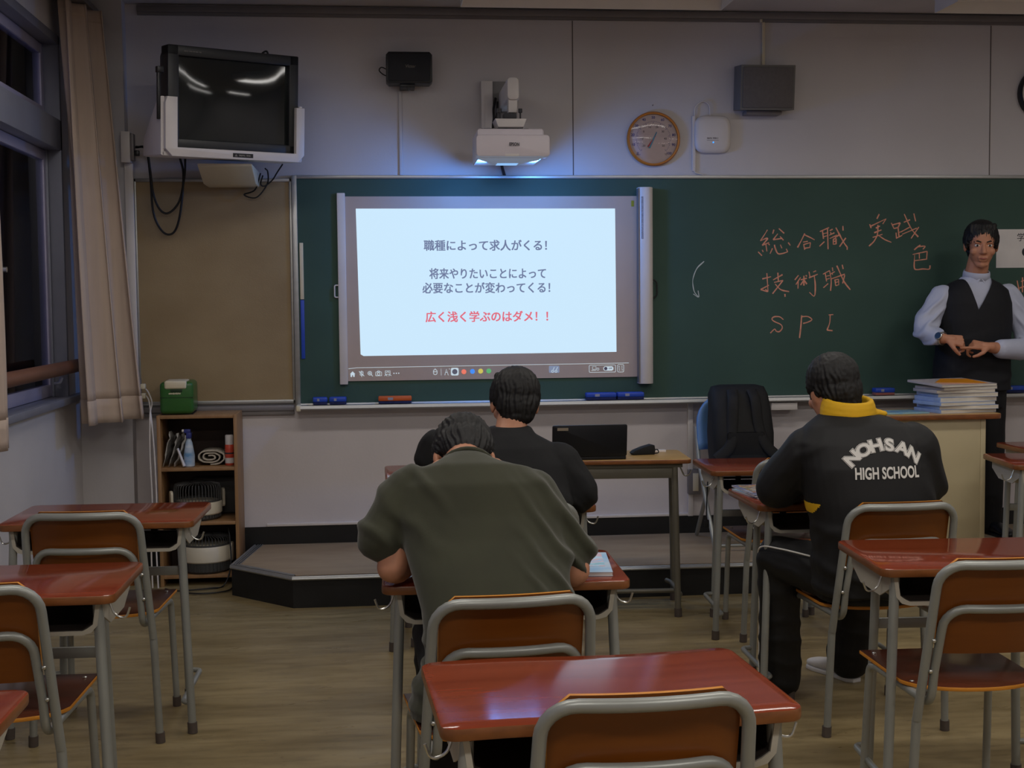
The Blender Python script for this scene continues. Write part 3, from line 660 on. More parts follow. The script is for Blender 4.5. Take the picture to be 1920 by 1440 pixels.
for xx in (-.075, .075):
    mb = MB(); mb.cyl((xx, -.45, .13), (xx, -.45, .15), .006); mb.build('post', steel, pj)
mb = MB(); mb.tube(spline([(-.03, -.06, .36), (-.045, -.10, .30), (-.05, -.16, .24), (-.06, -.22, .18), (-.05, -.3, .145)], 6), .007); mb.tube(spline([(-.02, -.06, .34), (-.03, -.12, .27), (-.055, -.2, .2), (-.06, -.26, .15)], 6), .005); mb.build('cable', mat('black_cable', (18, 19, 22), .5), pj)
mb = MB(); mb.tube([(.0, -.016, .02), (.01, -.016, -.02), (.022, -.016, -.062)], .008, 8); tag(mb.build('projector_cable', MATS['dark_bracket'], loc=(.70, 0, 2.2)), 'dark cable hanging from the projector down to the chalkboard', 'cable')
cable = MATS['black_cable']

# ---- tube television on white wall cradle
tv = thing('television', 'black tube television in a white wall cradle, upper left', 'television', (-.668, -.56, 2.462), R(27))
tvb = mat('black_tv_cabinet', (33, 35, 38), .42, var=.05)
W2, H2 = .338, .247
tilt = Matrix.Rotation(R(4), 4, 'X')
mb = MB()
for b in ((-W2, -W2+.056, 0, .1, -H2, H2), (W2-.05, W2, 0, .1, -H2, H2), (-W2, W2, 0, .1, H2-.05, H2), (-W2, W2, 0, .1, -H2, -H2+.05)): mb.box(*b, .006, mtx=tilt)
mb.build('bezel', tvb, tv)
mb = MB()
def rr3(w_, h_, y, dz=0): return [mb.bm.verts.new(tilt @ V(x, y, z+dz)) for x, z in rrect(w_, h_, .03, 3)]
mb.skin([rr3(2*W2-.01, 2*H2-.01, .09), rr3(2*W2-.03, 2*H2-.03, .16), rr3(.46, .36, .27, -.01), rr3(.34, .28, .33, -.02)]); mb.build('back_housing', tvb, tv)
mb = MB(); n = 16; G = []
for j in range(n+1):
    row = []
    for i in range(n+1):
        u, v_ = -1+2*i/n, -1+2*j/n
        row.append(tilt @ V(u*.284+.003, .028-.022*(1-u*u*.9)*(1-v_*v_*.55)*1.0, v_*.198-.002))
    G.append(row)
mb.sheet(G); mb.build('screen', crt, tv, sharp=80)
mat('silver_print', (120, 116, 110), .4); marks('faint_print', tv, tilt @ V(-.215, -.0015, .221), .085, .006, MATS['silver_print'])
mb = MB(); h = .02
mb.prism([(-W2-.022, -.03)]+[(-W2-.022, -H2+.0), (-W2+.012, -H2-.036), (W2-.01, -H2-.036), (W2+.024, -H2+.0), (W2+.024, -.01), (W2-.022, -.01), (W2-.022, -H2+.008), (-W2+.04, -H2+.008), (-W2+.04, .0), (-W2-.012, .0)], 'y', -.028, .02, .005, mtx=tilt); mb.build('cradle_front', whitepl, tv)
mb = MB(); mb.prism([(0, -H2-.03), (0, .0), (.07, -.02), (.27, -H2+.05), (.27, -H2-.03)], 'x', -W2-.036, -W2-.016, .004, mtx=tilt); mb.prism([(0, -H2-.03), (0, .0), (.07, -.02), (.27, -H2+.05), (.27, -H2-.03)], 'x', W2+.004, W2+.022, .004, mtx=tilt); mb.box(-W2-.03, W2+.02, .0, .26, -H2-.034, -H2-.012, .004, mtx=tilt); mb.build('cradle_side', whitepl, tv)
mb = MB(); mb.box(-.02, .085, -.0295, -.0275, -H2-.026, -H2-.006, mtx=tilt); mb.build('badge', blackpl, tv)
mb = MB(); mb.prism([(-.012, -H2-.022), (.004, -H2-.022), (-.004, -H2-.010)], 'y', -.0302, -.0296, mtx=tilt); mb.build('badge_triangle', MATS['silver_print'], tv); marks('badge_print', tv, tilt @ V(.042, -.0302, -H2-.016), .06, .009, MATS['silver_print'])
mb = MB(); mb.box(-W2-.05, -W2-.036, .0, .02, -.11, .12, .003, mtx=tilt); mb.box(-W2-.052, -W2-.02, -.004, .03, .11, .14, .003, mtx=tilt); mb.build('side_clip', blackpl, tv)
mb = MB(); mb.tube(spline([(.18, .12, H2-.01), (.2, .12, H2+.025), (.225, .12, H2+.035), (.235, .12, H2-.01)], 6), .005); mb.build('cable_loop', cable, tv)
mb = MB(); mb.prism([(-.015, 2.168), (-.46, 2.168), (-.46, 2.155), (-.24, 2.085), (-.03, 2.085), (-.03, 2.14), (-.015, 2.14)], 'x', -.87, -.60, .006)
tag(mb.build('television_bracket', creampl), 'cream box bracket on the wall under the television', 'bracket')
mb = MB(); mb.tube(spline([(-1.232, -.08, 2.295), (-1.178, -.1, 2.276), (-1.16, -.1, 2.142), (-1.151, -.08, 1.946), (-1.106, -.06, 1.848), (-1.051, -.06, 1.848), (-1.013, -.08, 1.946), (-.989, -.1, 2.142), (-1.0, -.14, 2.235)], 8), .006, 8)
mb.tube(spline([(-1.232, -.1, 2.29), (-1.17, -.12, 2.267), (-1.143, -.1, 2.03), (-1.09, -.08, 1.946), (-1.02, -.08, 2.002), (-.983, -.1, 2.142), (-.97, -.15, 2.25)], 8), .006, 8)
tag(mb.build('television_cable', cable), 'black cables looping down from the wall box to the television', 'cable')
mb = MB(); mb.tube(spline([(-.585, -.14, 2.15), (-.62, -.08, 2.07), (-.68, -.06, 2.045), (-.616, -.06, 2.03), (-.558, -.06, 2.10), (-.55, -.1, 2.16), (-.56, -.14, 2.175)], 8), .004, 8)
mb.tube(spline([(-.575, -.12, 2.14), (-.59, -.08, 2.10), (-.57, -.07, 2.09), (-.53, -.07, 2.12), (-.50, -.1, 2.16), (-.47, -.12, 2.20)], 8), .004, 8)
tag(mb.build('television_cable', cable), 'thin black cables hanging at the right of the cream bracket', 'cable')
# wall boxes on the corner column
def outlet(loc, lb, plugs):
    t = thing('power_box', lb, 'power outlet', loc)
    mb = MB(); mb.box(-.035, .012, -.06, 0, -.08, .08, .004); mb.build('housing', whitepl, t)
    mb = MB(); mb.box(.012, .030, -.054, 0, -.07, .07, .003); mb.build('socket_face', darkrail, t)
    for z in plugs: mb = MB(); mb.box(.03, .055, -.045, -.015, z-.014, z+.014, .004); mb.build('plug', blackpl if len(plugs) == 1 else creampl, t)
    return t
outlet((-1.262, -.1, 2.285), 'white power box high on the corner column with a black plug', [-.03]); outlet((-1.262, -.1, 1.005), 'white power box beside the green plastic case', [.03, -.02])
mb = MB(); mb.box(-1.29, -1.245, -.118, -.1, 1.085, 2.205, .004); tag(mb.build('cable_conduit', whitepl), 'white conduit running down the corner column beside the curtain', 'conduit')

# ---- speakers
sp = thing('wall_speaker', 'black wall speaker between the television and the projector', 'speaker', (.204, -.1, 2.705))
mb = MB(); mb.prism([(-.122, -.07), (-.108, -.083), (.108, -.083), (.122, -.07), (.122, .068), (.108, .083), (-.108, .083), (-.122, .068)], 'y', -.055, .06, .006); mb.build('cabinet', blackpl, sp)
mb = MB(); mb.prism(rrect(.222, .145, .012, 4), 'y', -.062, -.054, .003); mb.build('grille', mat('dark_navy_grille', (17, 19, 28), .6, var=.1), sp)
mb = MB(); mb.box(-.05, .03, -.03, .098, -.10, -.08, .004); mb.box(-.01, .005, -.03, .0, -.115, -.1); mb.build('bracket', blackpl, sp)
text('brand_lettering', 'Victor', .022, MATS['silver_print'], sp, (.008, -.0625, .005), fit=.056, bold=.0006, shear=.2)
mb = MB(); mb.tube(spline([(-.115, .02, .0), (-.145, .02, .012), (-.158, .03, -.002), (-.14, .04, -.02), (-.115, .05, -.03)], 6), .003); mb.build('cable', cable, sp)
mb = MB(); mb.box(.148, .166, -.012, -.001, 2.153, 2.60, .003); tag(mb.build('cable_conduit', wallm), 'thin wall-coloured conduit under the black wall speaker', 'conduit')
gs = thing('wall_speaker', 'grey box speaker on the wall above the wireless access point', 'speaker', (2.15, -.085, 2.62), R(0))
tl = Matrix.Rotation(R(6), 4, 'X')
mb = MB(); mb.prism([(.07, -.12), (-.07, -.12), (-.07, .12), (.07, .12)], 'x', -.152, .152, .004, mtx=tl); mb.build('cabinet', mat('grey_speaker_box', (104, 102, 100), .6), gs)
mb = MB(); mb.box(-.140, .140, -.078, -.07, -.108, .108, .003, mtx=tl); mb.build('grille', greypl, gs)
mb = MB(); mb.box(-.10, .10, .0, .085, -.142, -.122, .003); mb.box(-.05, .05, .05, .085, -.13, .1); mb.build('bracket', darkrail, gs)
mb = MB(); mb.box(2.158, 2.176, -.014, -.001, 2.74, 3.0, .003); mb.cyl((2.15, -.02, 2.99), (2.15, -.02, 3.035), .008); tag(mb.build('cable_conduit', creampl), 'cream conduit rising from the grey box speaker to the ceiling', 'conduit')

# ---- thermometer
th = thing('thermometer', 'round thermo-hygrometer dial with orange rim on the front wall', 'thermometer', (1.545, 0, 2.35))
mb = MB(); mb.lathe([(.142, .002), (.149, .012), (.149, .022), (.143, .03), (.136, .028), (.134, .02)], 56, ax=(0, -1, 0), cap=False); mb.build('rim', mat('orange_rim', (196, 118, 36), .35, var=.06), th)
mb = MB(); mb.lathe([(.136, .010), (.136, .014)], 48, ax=(0, -1, 0)); mb.build('dial', mat('lilac_white_dial', (206, 190, 196), .6), th)
bl = mat('blue_print', (62, 72, 150), .6)
def pol(a, r): return r*math.cos(R(a)), r*math.sin(R(a))
mb = MB()
for k in range(51):
    a = 222-k*264/50; r0 = .093 if k % 5 else .086
    (x0, z0), (x1, z1) = pol(a, r0), pol(a, .098); mb.tube([(x0, -.0148, z0), (x1, -.0148, z1)], .0011, 5, flat=-.4)
mb.build('scale_marks', bl, th)
for k in range(11): x, z = pol(222-k*26.4, .117); text('scale_number', str(10*k), .02, bl, th, (x, -.0145, z), bold=.0004, thick=.0003)
for k in range(8): x, z = pol(214-k*35.4, .067); text('scale_number', str(-20+10*k), .016, ink, th, (x, -.0145, z), thick=.0003)
text('scale_unit', '%RH', .012, bl, th, (-.085, -.0145, -.086), thick=.0003); text('scale_unit', '℃', .014, ink, th, (.07, -.0145, -.085), thick=.0003)
for nm, a, m, l0, l1 in (('humidity_needle', 64, mat('blue_needle', (70, 150, 190), .4), -.055, .042), ('temperature_needle', 56, mat('red_needle', (190, 72, 84), .4), -.052, .02)):
    (x0, z0), (x1, z1) = pol(a, l0), pol(a, l1); mb = MB(); mb.tube([(x0, -.018, z0), (x1, -.018, z1)], [.006, .0025], 8, flat=-.3); mb.build(nm, m, th)
mb = MB(); mb.lathe([(.0, .031), (.06, .0305), (.11, .0275), (.135, .0235)], 48, ax=(0, -1, 0), cap=False); mb.build('cover_glass', glass('clear_cover', (250, 250, 250), .03), th, sharp=80)
mb = MB(); mb.cyl((0, 0, .186), (0, -.012, .186), .003); mb.build('hook', darkrail, th)

# ---- wireless access point
ap = thing('access_point', 'white rounded-square wireless access point beside the thermometer dial', 'access point', (1.877, 0, 2.375))
def sq(hw, y, e=3.6):
    return V(0, y, 0), V(hw, 0, 0), V(0, 0, hw*1.01)
mb = MB(); mb.skin([mb.ring(*sq(h, y), 40, 4.2) for h, y in ((.092, -.002), (.101, -.008), (.102, -.02), (.097, -.030), (.08, -.035), (.03, -.0365))]); mb.build('cover', whitepl, ap, sharp=60)
mb = MB(); mb.ell((0, -.0365, -.045), (.0035, .002, .0035), n=10); mb.build('status_light', emis('blue_status_light', (30, 130, 255), 3), ap)
mat('pale_grey_print', (120, 112, 114), .5); marks('faint_print', ap, (-.004, -.0372, -.022), .062, .008, MATS['pale_grey_print']); mb = MB(); mb.box(-.036, .03, -.0376, -.0368, -.0345, -.0325); mb.build('printed_line', MATS['pale_grey_print'], ap)
mb = MB(); mb.tube(spline([(-.1, -.012, .1), (-.096, -.014, .15), (-.055, -.014, .182), (-.018, -.014, .16), (-.012, -.012, .1)], 7), .0035); mb.build('cable', whitepl, ap)
mb = MB(); mb.box(1.764, 1.783, -.014, -.001, 2.175, 2.478, .003); mb.tube(spline([(1.772, -.008, 2.18), (1.785, -.008, 2.165), (1.825, -.008, 2.156)], 5), .003); tag(mb.build('cable_conduit', whitepl), 'white conduit left of the wireless access point', 'conduit')

# ---- erasers on the chalk tray
orangem = mat('orange_eraser_cover', (202, 92, 40), .5, var=.08); felt = mat('dark_blue_felt', (34, 40, 84), .9, var=.2, scale=(60, 60, 60)); feltr = mat('dusty_red_felt', (150, 92, 84), .9)
def eraser(x0, x1, top, ft, lb, rz=0, strap=True):
    t = thing('board_eraser', lb, 'board eraser', ((x0+x1)/2, -.07, .9185), rz, 'board erasers on the chalk tray')
    w_ = x1-x0
    mb = MB(); mb.box(-w_/2, w_/2, -.03, .028, 0, .014, .002); mb.build('felt_pad', ft, t)
    mb = MB(); mb.box(-w_/2-.002, w_/2+.002, -.032, .03, .014, .040, .006); mb.build('cover', top, t)
    mb = MB(); mb.box(-w_*.22, -w_*.06, -.0325, -.0318, .02, .034); mb.build('label', mat('grey_label', (150, 150, 165), .6) if 'grey_label' not in MATS else MATS['grey_label'], t)
eraser(-.336, -.262, blueplastic, felt, 'leftmost blue board eraser on the chalk tray', R(4)); eraser(-.246, -.160, blueplastic, felt, 'second blue board eraser from the left, close to the leftmost', R(-3))
eraser(.016, .192, orangem, felt, 'orange board eraser on the tray below the screen')
eraser(1.152, 1.315, blueplastic, felt, 'blue board eraser below the right end of the screen', R(-1)); eraser(1.325, 1.47, blueplastic, felt, 'blue board eraser right below the roll case of the screen')
eraser(1.875, 2.04, orangem, feltr, 'orange board eraser peeking over the black backpack')
eraser(2.79, 2.9, blueplastic, feltr, 'small blue board eraser right of the tracksuit student\'s collar'); eraser(3.52, 3.68, blueplastic, felt, 'blue board eraser at the right frame edge beside the teacher')
# ------------------------------------------------------------------ furniture and loose things at the front
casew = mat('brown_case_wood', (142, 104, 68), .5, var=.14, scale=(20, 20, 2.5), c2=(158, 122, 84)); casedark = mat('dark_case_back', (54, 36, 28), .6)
bc = thing('bookcase', 'narrow brown open bookcase in the left front corner', 'bookcase', (-.922, 0, 0))
X0, X1, YF, ZT = -.205, .203, -.315, .893
for s, (a, b_) in (('l', (X0, X0+.018)), ('r', (X1-.018, X1))):
    mb = MB(); mb.box(a, b_, YF, -.014, 0, ZT, .002); mb.build('side_panel', casew, bc)
for nm, z in (('top_panel', ZT-.018), ('shelf', .602), ('shelf', .318), ('bottom_panel', .04)):
    mb = MB(); mb.box(X0+.018, X1-.018, YF+.002, -.014, z, z+.018, .002); mb.build(nm, casew, bc)
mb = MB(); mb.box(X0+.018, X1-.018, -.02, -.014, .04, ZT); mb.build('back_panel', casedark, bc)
# green case on top
gm = mat('green_plastic', (46, 96, 40), .32, var=.05)
gc = thing('storage_case', 'green plastic case with cream top flap on the bookcase', 'case', (-1.03, -.165, ZT), R(2))
mb = MB(); mb.box(-.085, .085, -.13, .12, .004, .172, .022, 4); mb.build('body', gm, gc)
mb = MB(); mb.box(-.06, .052, -.137, .05, .135, .178, .010, 3); mb.build('top_flap', creampl, gc)
mb = MB(); mb.box(-.03, .03, -.1325, -.128, .118, .134, .002); mb.build('latch_recess', mat('dark_green_recess', (20, 46, 20), .6), gc)
marks('worn_print', gc, (-.008, -.1322, .112), .06, .010, creampl)
mb = MB(); mb.box(-.083, .083, -.1315, .1215, .09, .0925); mb.build('seam', MATS['dark_green_recess'], gc)
for x in (-.06, .06): mb = MB(); mb.box(x-.02, x+.02, -.1, .1, 0, .006); mb.build('foot', blackpl, gc)
# upper compartment
SH = .6205
clear = glass('clear_plastic_bag', (225, 225, 225), .12)
bg_ = thing('plastic_bag', 'crumpled clear plastic bag with brush inside, on the bookcase shelf', 'bag', (-1.045, -.2, SH))
mb = MB()
for k in range(3):
    a = R(-22-6*k); G = []
    for j in range(9):
        row = []
        for i in range(7):
            u, v_ = i/6-.5, j/8
            p = V(-.035+.03*k+u*.012+.11*v_*math.sin(-a)-.02+.012*noise.noise(V(i*.9, j*.8, k*5)), u*.17, .195*v_*math.cos(a)*(.92+.1*math.sin(i+k))+.003)
            row.append(p+V(.012*noise.noise(V(i, j*1.3, k+9)), 0, 0))
        G.append(row)
    mb.sheet(G)
mb.build('film', mat('grey_film', (176, 174, 170), .25, var=.35, scale=(25, 25, 25), spec=.7), bg_, solid=.002)
mb = MB(); mb.tube([(.02, -.10, .10), (.045, -.105, .03), (.052, -.105, .008)], [.012, .014, .017], flat=.5); mb.build('brush_handle', whitepl, bg_)
sb = thing('spray_bottle', 'blue and white spray bottle standing on the bookcase shelf', 'spray bottle', (-.972, -.262, SH))
mb = MB(); mb.lathe([(.024, 0), (.028, .004), (.0285, .06), (.022, .1), (.018, .125), (.012, .14), (.012, .15)], 24); mb.build('bottle', mat('blue_white_label', (104, 150, 196), .35, var=0, scale=(9, 9, 22), c2=(214, 222, 236)), sb)
mb = MB(); mb.box(-.012, .014, -.018, .018, .148, .178, .004); mb.box(-.024, .01, -.011, .011, .176, .196, .004); mb.build('trigger_head', mat('navy_plastic', (48, 56, 130), .4), sb)
mb = MB(); mb.cyl((-.024, 0, .187), (-.034, 0, .187), .008); mb.build('nozzle', whitepl, sb)
rag = thing('cleaning_cloth', 'folded off-white cleaning cloth between spray bottle and spray can', 'cloth', (-.868, -.155, SH+.001))
mb = MB(); ragm = mat('offwhite_rag', (188, 180, 166), .9, var=.12, scale=(30, 30, 60), bump=.4, bscale=120)
sp_ = []
for k in range(0, 75):
    t_ = k/74; a = R(-90)+2*math.pi*2.6*t_; f_ = 1-.80*t_
    sp_.append((.078*f_*math.copysign(abs(math.cos(a))**.7, math.cos(a))+.004*noise.noise(V(k*.4, 0, 0)), .043+.039*f_*math.sin(a)+.003*noise.noise(V(k*.5, 3, 0))))
mb.sheet([[V(x, y_, z) for x, z in sp_] for y_ in (-.085, -.05, 0, .05, .08)])
mb.build('folds', ragm, rag, sharp=80, solid=.007)
can = thing('spray_can', 'red-labelled spray can with white cap on the bookcase shelf', 'spray can', (-.768, -.235, SH))
mb = MB(); mb.lathe([(.021, 0), (.0235, .004), (.0235, .105), (.020, .112)], 24); mb.build('can', mat('red_white_label', (196, 66, 44), .35, var=0, scale=(14, 14, 34), c2=(208, 84, 62)), can)
mb = MB(); mb.lathe([(.0239, .0), (.0239, .028)], 24, (0, 0, .012), cap=False); mb.build('label_band', whitepl, can); mb = MB(); mb.lathe([(.0240, 0), (.0240, .008)], 24, (0, 0, .06), cap=False); mb.build('label_band', ink, can)
mb = MB(); mb.lathe([(.0215, .108), (.0215, .155), (.018, .160)], 24); mb.build('cap', whitepl, can)
# air circulators
fanw = mat('offwhite_fan', (206, 198, 180), .45, var=.03); fand = mat('dark_grey_fan', (66, 66, 66), .5, var=.08)
def fan(loc, lb, rz, k, d0=.058, d1=.142):
    t = thing('air_circulator', lb, 'fan', loc, rz, 'fans in the bookcase')
    r = .128*k
    mb = MB(); mb.lathe([(r*.86, .0), (r*.95, .012), (r*.98, .06)], 40); mb.build('base_grille', fand, t)
    mb = MB()
    for i in range(40):
        a = 2*math.pi*i/40; mb.box(r*.955, r*1.0, -.0022, .0022, .012, .058, mtx=Matrix.Rotation(a, 4, 'Z'))
    mb.build('grille_ribs', fand, t)
    mb = MB(); mb.lathe([(r*1.0, d0), (r*1.04, d0+.006), (r*1.04, d1-.007), (r*1.0, d1)], 44); mb.build('drum', fanw, t)
    mb = MB(); mb.lathe([(r*1.0, d1), (r*1.0, d1+.01), (r*.96, d1+.01), (r*.96, d1)], 44, cap=False); mb.build('grille_ring', fand, t)
    mb = MB()
    for i in range(44):
        a = 2*math.pi*i/44; c, s = math.cos(a), math.sin(a)
        mb.tube([(c*r*.99, s*r*.99, d1), (c*r*.985, s*r*.985, .165), (c*r*.93, s*r*.93, .185), (c*r*.6, s*r*.6, .193), (c*r*.28, s*r*.28, .19)], .0022, 5)
    mb.build('top_grille', fand, t)
    mb = MB(); mb.lathe([(r*.30, .186), (r*.30, .196), (r*.2, .2), (.001, .2)], 24); mb.build('hub', fand, t)
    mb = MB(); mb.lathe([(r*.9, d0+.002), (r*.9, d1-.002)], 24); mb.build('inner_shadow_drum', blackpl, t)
    for s in (-1, 1):
        mb = MB(); mb.prism(rrect(.05, .10, .02, 4, 0, .105), 'x', s*r*1.05, s*(r*1.05+.014), .003); mb.build('side_arm', fanw, t)
    return t
fan((-.945, -.195, .3365), 'air circulator fan on the middle bookcase shelf', R(20), .96, .03, .095)
fan((-.905, -.20, .0585), 'air circulator fan at the bottom of the bookcase', R(-10), .98)
mb = MB(); mb.box(-.13, .13, -.016, .016, 0, .2, .014, 3); bf = tag(mb.build('fan_stand', fand, loc=(-.86, -.042, .3365)), 'dark folded stand behind the fan on the middle shelf', 'fan stand')
mb = MB(); mb.tube(spline([(-.79, -.24, .32), (-.77, -.3, .25), (-.765, -.33, .1), (-.80, -.36, .008), (-.86, -.42, .008), (-1.02, -.46, .008), (-1.09, -.4, .008)], 8), .004, 8)
mb.tube(spline([(-.74, -.34, .02), (-.755, -.46, .008), (-.80, -.52, .008), (-.9, -.54, .008), (-1.0, -.5, .008)], 8), .004, 8); tag(mb.build('fan_cable', cable), 'black fan cables lying on the floor before the bookcase', 'cable')
mb = MB(); mb.tube(spline([(-1.205, -.135, 1.02), (-1.185, -.17, 1.0), (-1.165, -.2, .95), (-1.155, -.33, .9), (-1.16, -.335, .7), (-1.155, -.335, .45), (-1.165, -.34, .2), (-1.16, -.36, .006)], 8), .004, 8)
mb.tube(spline([(-1.205, -.13, .985), (-1.18, -.2, .96), (-1.150, -.33, .88), (-1.138, -.335, .7), (-1.133, -.335, .45), (-1.14, -.34, .25), (-1.13, -.37, .006)], 8), .004, 8)
tag(mb.build('extension_cable', whitepl), 'white power cords hanging down the left side of the bookcase', 'cord')

# ---- long folding table with laptop
lt = thing('long_table', 'long tan folding table before the platform, carrying the laptop', 'table', (.85, -1.13, 0), R(-3.5))
mb = MB(); mb.prism(rrect(1.2, .40, .03), 'z', .714, .735, .004); o = mb.build('tabletop', [tabletop, deskedge], lt, sharp=30)
for f in o.data.polygons: f.material_index = 0 if f.normal.z > .8 else 1
greyg = mat('grey_green_steel', (112, 108, 96), .45, .3, var=.05)
mb = MB(); mb.box(-.55, .535, -.165, -.155, .645, .70, .002); mb.box(-.55, .535, .155, .165, .645, .70, .002); mb.box(-.56, .56, -.175, .175, .695, .714, .002); mb.build('apron', greyg, lt)
for s in (-1, 1):
    for yy in (-.165, .165):
        mb = MB(); mb.tube([(s*.525+(.035 if yy > 0 else 0), yy*.97, .70), (s*.538+(.035 if yy > 0 else 0), yy*1.05, .03)], .0145, 14); lg = mb.build('leg', greyg, lt)
        mb = MB(); mb.cyl((s*.538+(.035 if yy > 0 else 0), yy*1.05, .04), (s*.5385+(.035 if yy > 0 else 0), yy*1.05, .001), .0175, n=14); mb.build('rubber_foot', rubber, lg)
    mb = MB(); mb.tube(fil([(s*.536, -.17, .10), (s*.556, -.14, .095), (s*.556, .14, .095), (s*.536, .17, .10)], .03), .011); mb.build('side_bar', greyg, lt)
mb = MB(); mb.tube([(-.545, .0, .085), (.545, .0, .085)], .011); mb.build('foot_bar', greyg, lt)
mb = MB(); mb.tube(fil([(.56, -.10, .69), (.58, -.10, .645), (.605, -.10, .65), (.612, -.10, .675)], .018), .004); mb.build('bag_hook', steel, lt)
lp = thing('laptop', 'black laptop on the long table with its lid back to the camera', 'laptop', (.968, -1.2, .735), R(180))
lapm = mat('black_laptop_shell', (17, 20, 27), .42, var=.05)
mb = MB(); mb.prism(rrect(.345, .235, .01), 'z', .001, .018, .003); mb.build('base', lapm, lp)
mb = MB(); mb.box(-.15, .15, -.06, .06, .0182, .0192, .0004); mb.build('keyboard', blackpl, lp)
lid = Matrix.Translation((0, .118, .016)) @ Matrix.Rotation(R(-8), 4, 'X')
mb = MB(); mb.prism(rrect(.345, .148+.0, .008, 4, 0, .076), 'y', 0, .008, .002, mtx=lid); mb.build('lid', lapm, lp)
mb = MB(); mb.box(-.16, .16, -.0012, 0, .01, .142, mtx=lid); mb.build('display', emis('laptop_display', (70, 90, 120), .6), lp)
mb = MB(); mb.box(.10, .150, .008, .0086, .126, .139, mtx=lid); mb.build('sticker', mat('beige_sticker', (150, 138, 120), .6), lp)
pc = thing('pencil_case', 'small black zip pouch on the long table beside the laptop', 'pouch', (1.255, -1.14, .735), R(8))
mb = MB(); mb.prism([(-.054, 0), (-.064, .010), (-.05, .022), (-.01, .037), (.035, .048), (.05, .044), (.054, .02), (.05, 0)], 'y', -.026, .026, .008); mb.build('pouch', mat('black_cloth', (12, 12, 14), .85, var=.12, scale=(90, 90, 90)), pc)
mb = MB(); mb.tube(spline([(.05, 0, .018), (.068, -.005, .022), (.072, -.01, .008), (.05, -.015, .005)], 6), .0025); mb.build('strap', MATS['black_cloth'], pc)
mb = MB(); mb.box(-.028, .028, -.012, .012, 0, .012, .002); tag(mb.build('white_eraser', whitepl, loc=(1.352, -1.06, .7352)), 'small white block at the right end of the long table', 'eraser')

# wall socket box on the front wall and its pipe
sk = thing('wall_socket', 'grey wall socket box low on the front wall by the folding chair', 'power outlet', (1.77, 0, .445)); mb = MB(); mb.box(-.036, .034, -.04, -.001, -.07, .07, .004); mb.build('housing', darkrail, sk); mb = MB(); mb.box(-.012, .02, -.043, -.04, -.05, .05, .001); mb.build('socket_face', creampl, sk)

# ---- teacher's desk
td = thing('teacher_desk', 'cream teacher\'s desk with wood top on the platform', 'desk', (2.76, -.70, PH))
mb = MB(); mb.prism(rrect(.79, .40, .05), 'z', .695, .722, .005); o = mb.build('desktop', [tabletop, deskedge], td, sharp=30)
for f in o.data.polygons: f.material_index = 0 if f.normal.z > .8 else 1
mb = MB(); mb.box(-.315, .285, -.168, -.155, .0, .695, .002); mb.build('front_panel', cream, td)
for a, b_ in ((-.33, -.315), (.285, .312)): mb = MB(); mb.box(a, b_, -.17, .16, 0, .695, .003); mb.build('side_panel', cream, td)
mb = MB(); mb.box(-.315, .285, -.155, .15, .55, .562); mb.build('inner_shelf', cream, td)
# booklets in clear wrap
TZ = PH+.7222
wrap = mat('clear_wrap_edge', (206, 200, 186), .22, var=.22, scale=(12, 40, 90), c2=(232, 228, 216), spec=.8); bluesp = mat('pale_blue_cover', (150, 172, 214), .3, var=.1, scale=(20, 20, 60)); greycov = mat('pale_grey_cover', (178, 172, 176), .35, var=.06); orcov = mat('orange_cover', (232, 150, 30), .35)
def booklet(x, y, z, w_, d, h, cov, sp, rz, lb, tri=False):
    t = thing('booklet', lb, 'booklet', (x, y, z), rz, 'booklets stacked on the teacher\'s desk')
    mb = MB(); mb.box(-w_/2+.004, w_/2-.001, -d/2+.001, d/2-.001, .0012, h-.0012); mb.build('pages', wrap, t)
    mb = MB(); mb.box(-w_/2+.004, w_/2, -d/2, d/2, 0, .0012); mb.box(-w_/2+.004, w_/2, -d/2, d/2, h-.0012, h); mb.build('cover', cov, t)
    mb = MB(); mb.box(-w_/2, -w_/2+.004, -d/2, d/2, 0, h, .001); mb.build('spine', sp, t)
    if tri:
        t.rotation_euler.x = R(3.2); t.location.z += .006
        mb = MB(); mb.prism([(-w_/2+.05, -.02), (w_/2-.04, -d/2+.012), (w_/2-.005, d/2-.05), (.03, d/2-.01)], 'z', h, h+.0006); mb.build('cover_picture', orcov, t)
        mb = MB(); mb.prism([(-w_/2+.05, -.025), (w_/2-.04, -d/2+.010), (w_/2-.12, -d/2+.01), (-w_/2+.03, -d/2+.03)], 'z', h, h+.0006); mb.build('cover_band', mat('peach_cover', (230, 176, 150), .35), t)
zs = 0; ST = [('lowest', .018, bluesp, 2), ('second', .02, bluesp, -2), ('third', .017, bluesp, 3), ('fourth', .024, bluesp, 1), ('fifth', .021, bluesp, -3), ('sixth', .016, greycov, -1), ('seventh', .015, greycov, 4)]
for i, (nm, h, sp_, a) in enumerate(ST):
    booklet(2.985+.012*math.sin(i*2.1), -.70+.006*math.cos(i*1.7), TZ+zs, .33, .235, h, greycov if i > 4 else bluesp, sp_, R(a*1.5+8), '%s booklet from the bottom of the wrapped stack on the teacher\'s desk' % nm); zs += h+.0004
booklet(2.965, -.70, TZ+zs+.002, .35, .27, .012, greycov, greycov, R(16), 'top booklet of the stack on the teacher\'s desk, grey and orange cover', True)
mb = MB(); 
fl = thing('brochure', 'flat pale-blue brochure left of the booklet stack on the teacher\'s desk', 'brochure', (2.66, -.73, TZ), R(5)); mb.box(-.13, .13, -.10, .10, 0, .006, .001); mb.build('cover', mat('sky_blue_print', (120, 168, 206), .3, var=0, scale=(12, 16, 10), c2=(168, 196, 176)), fl)
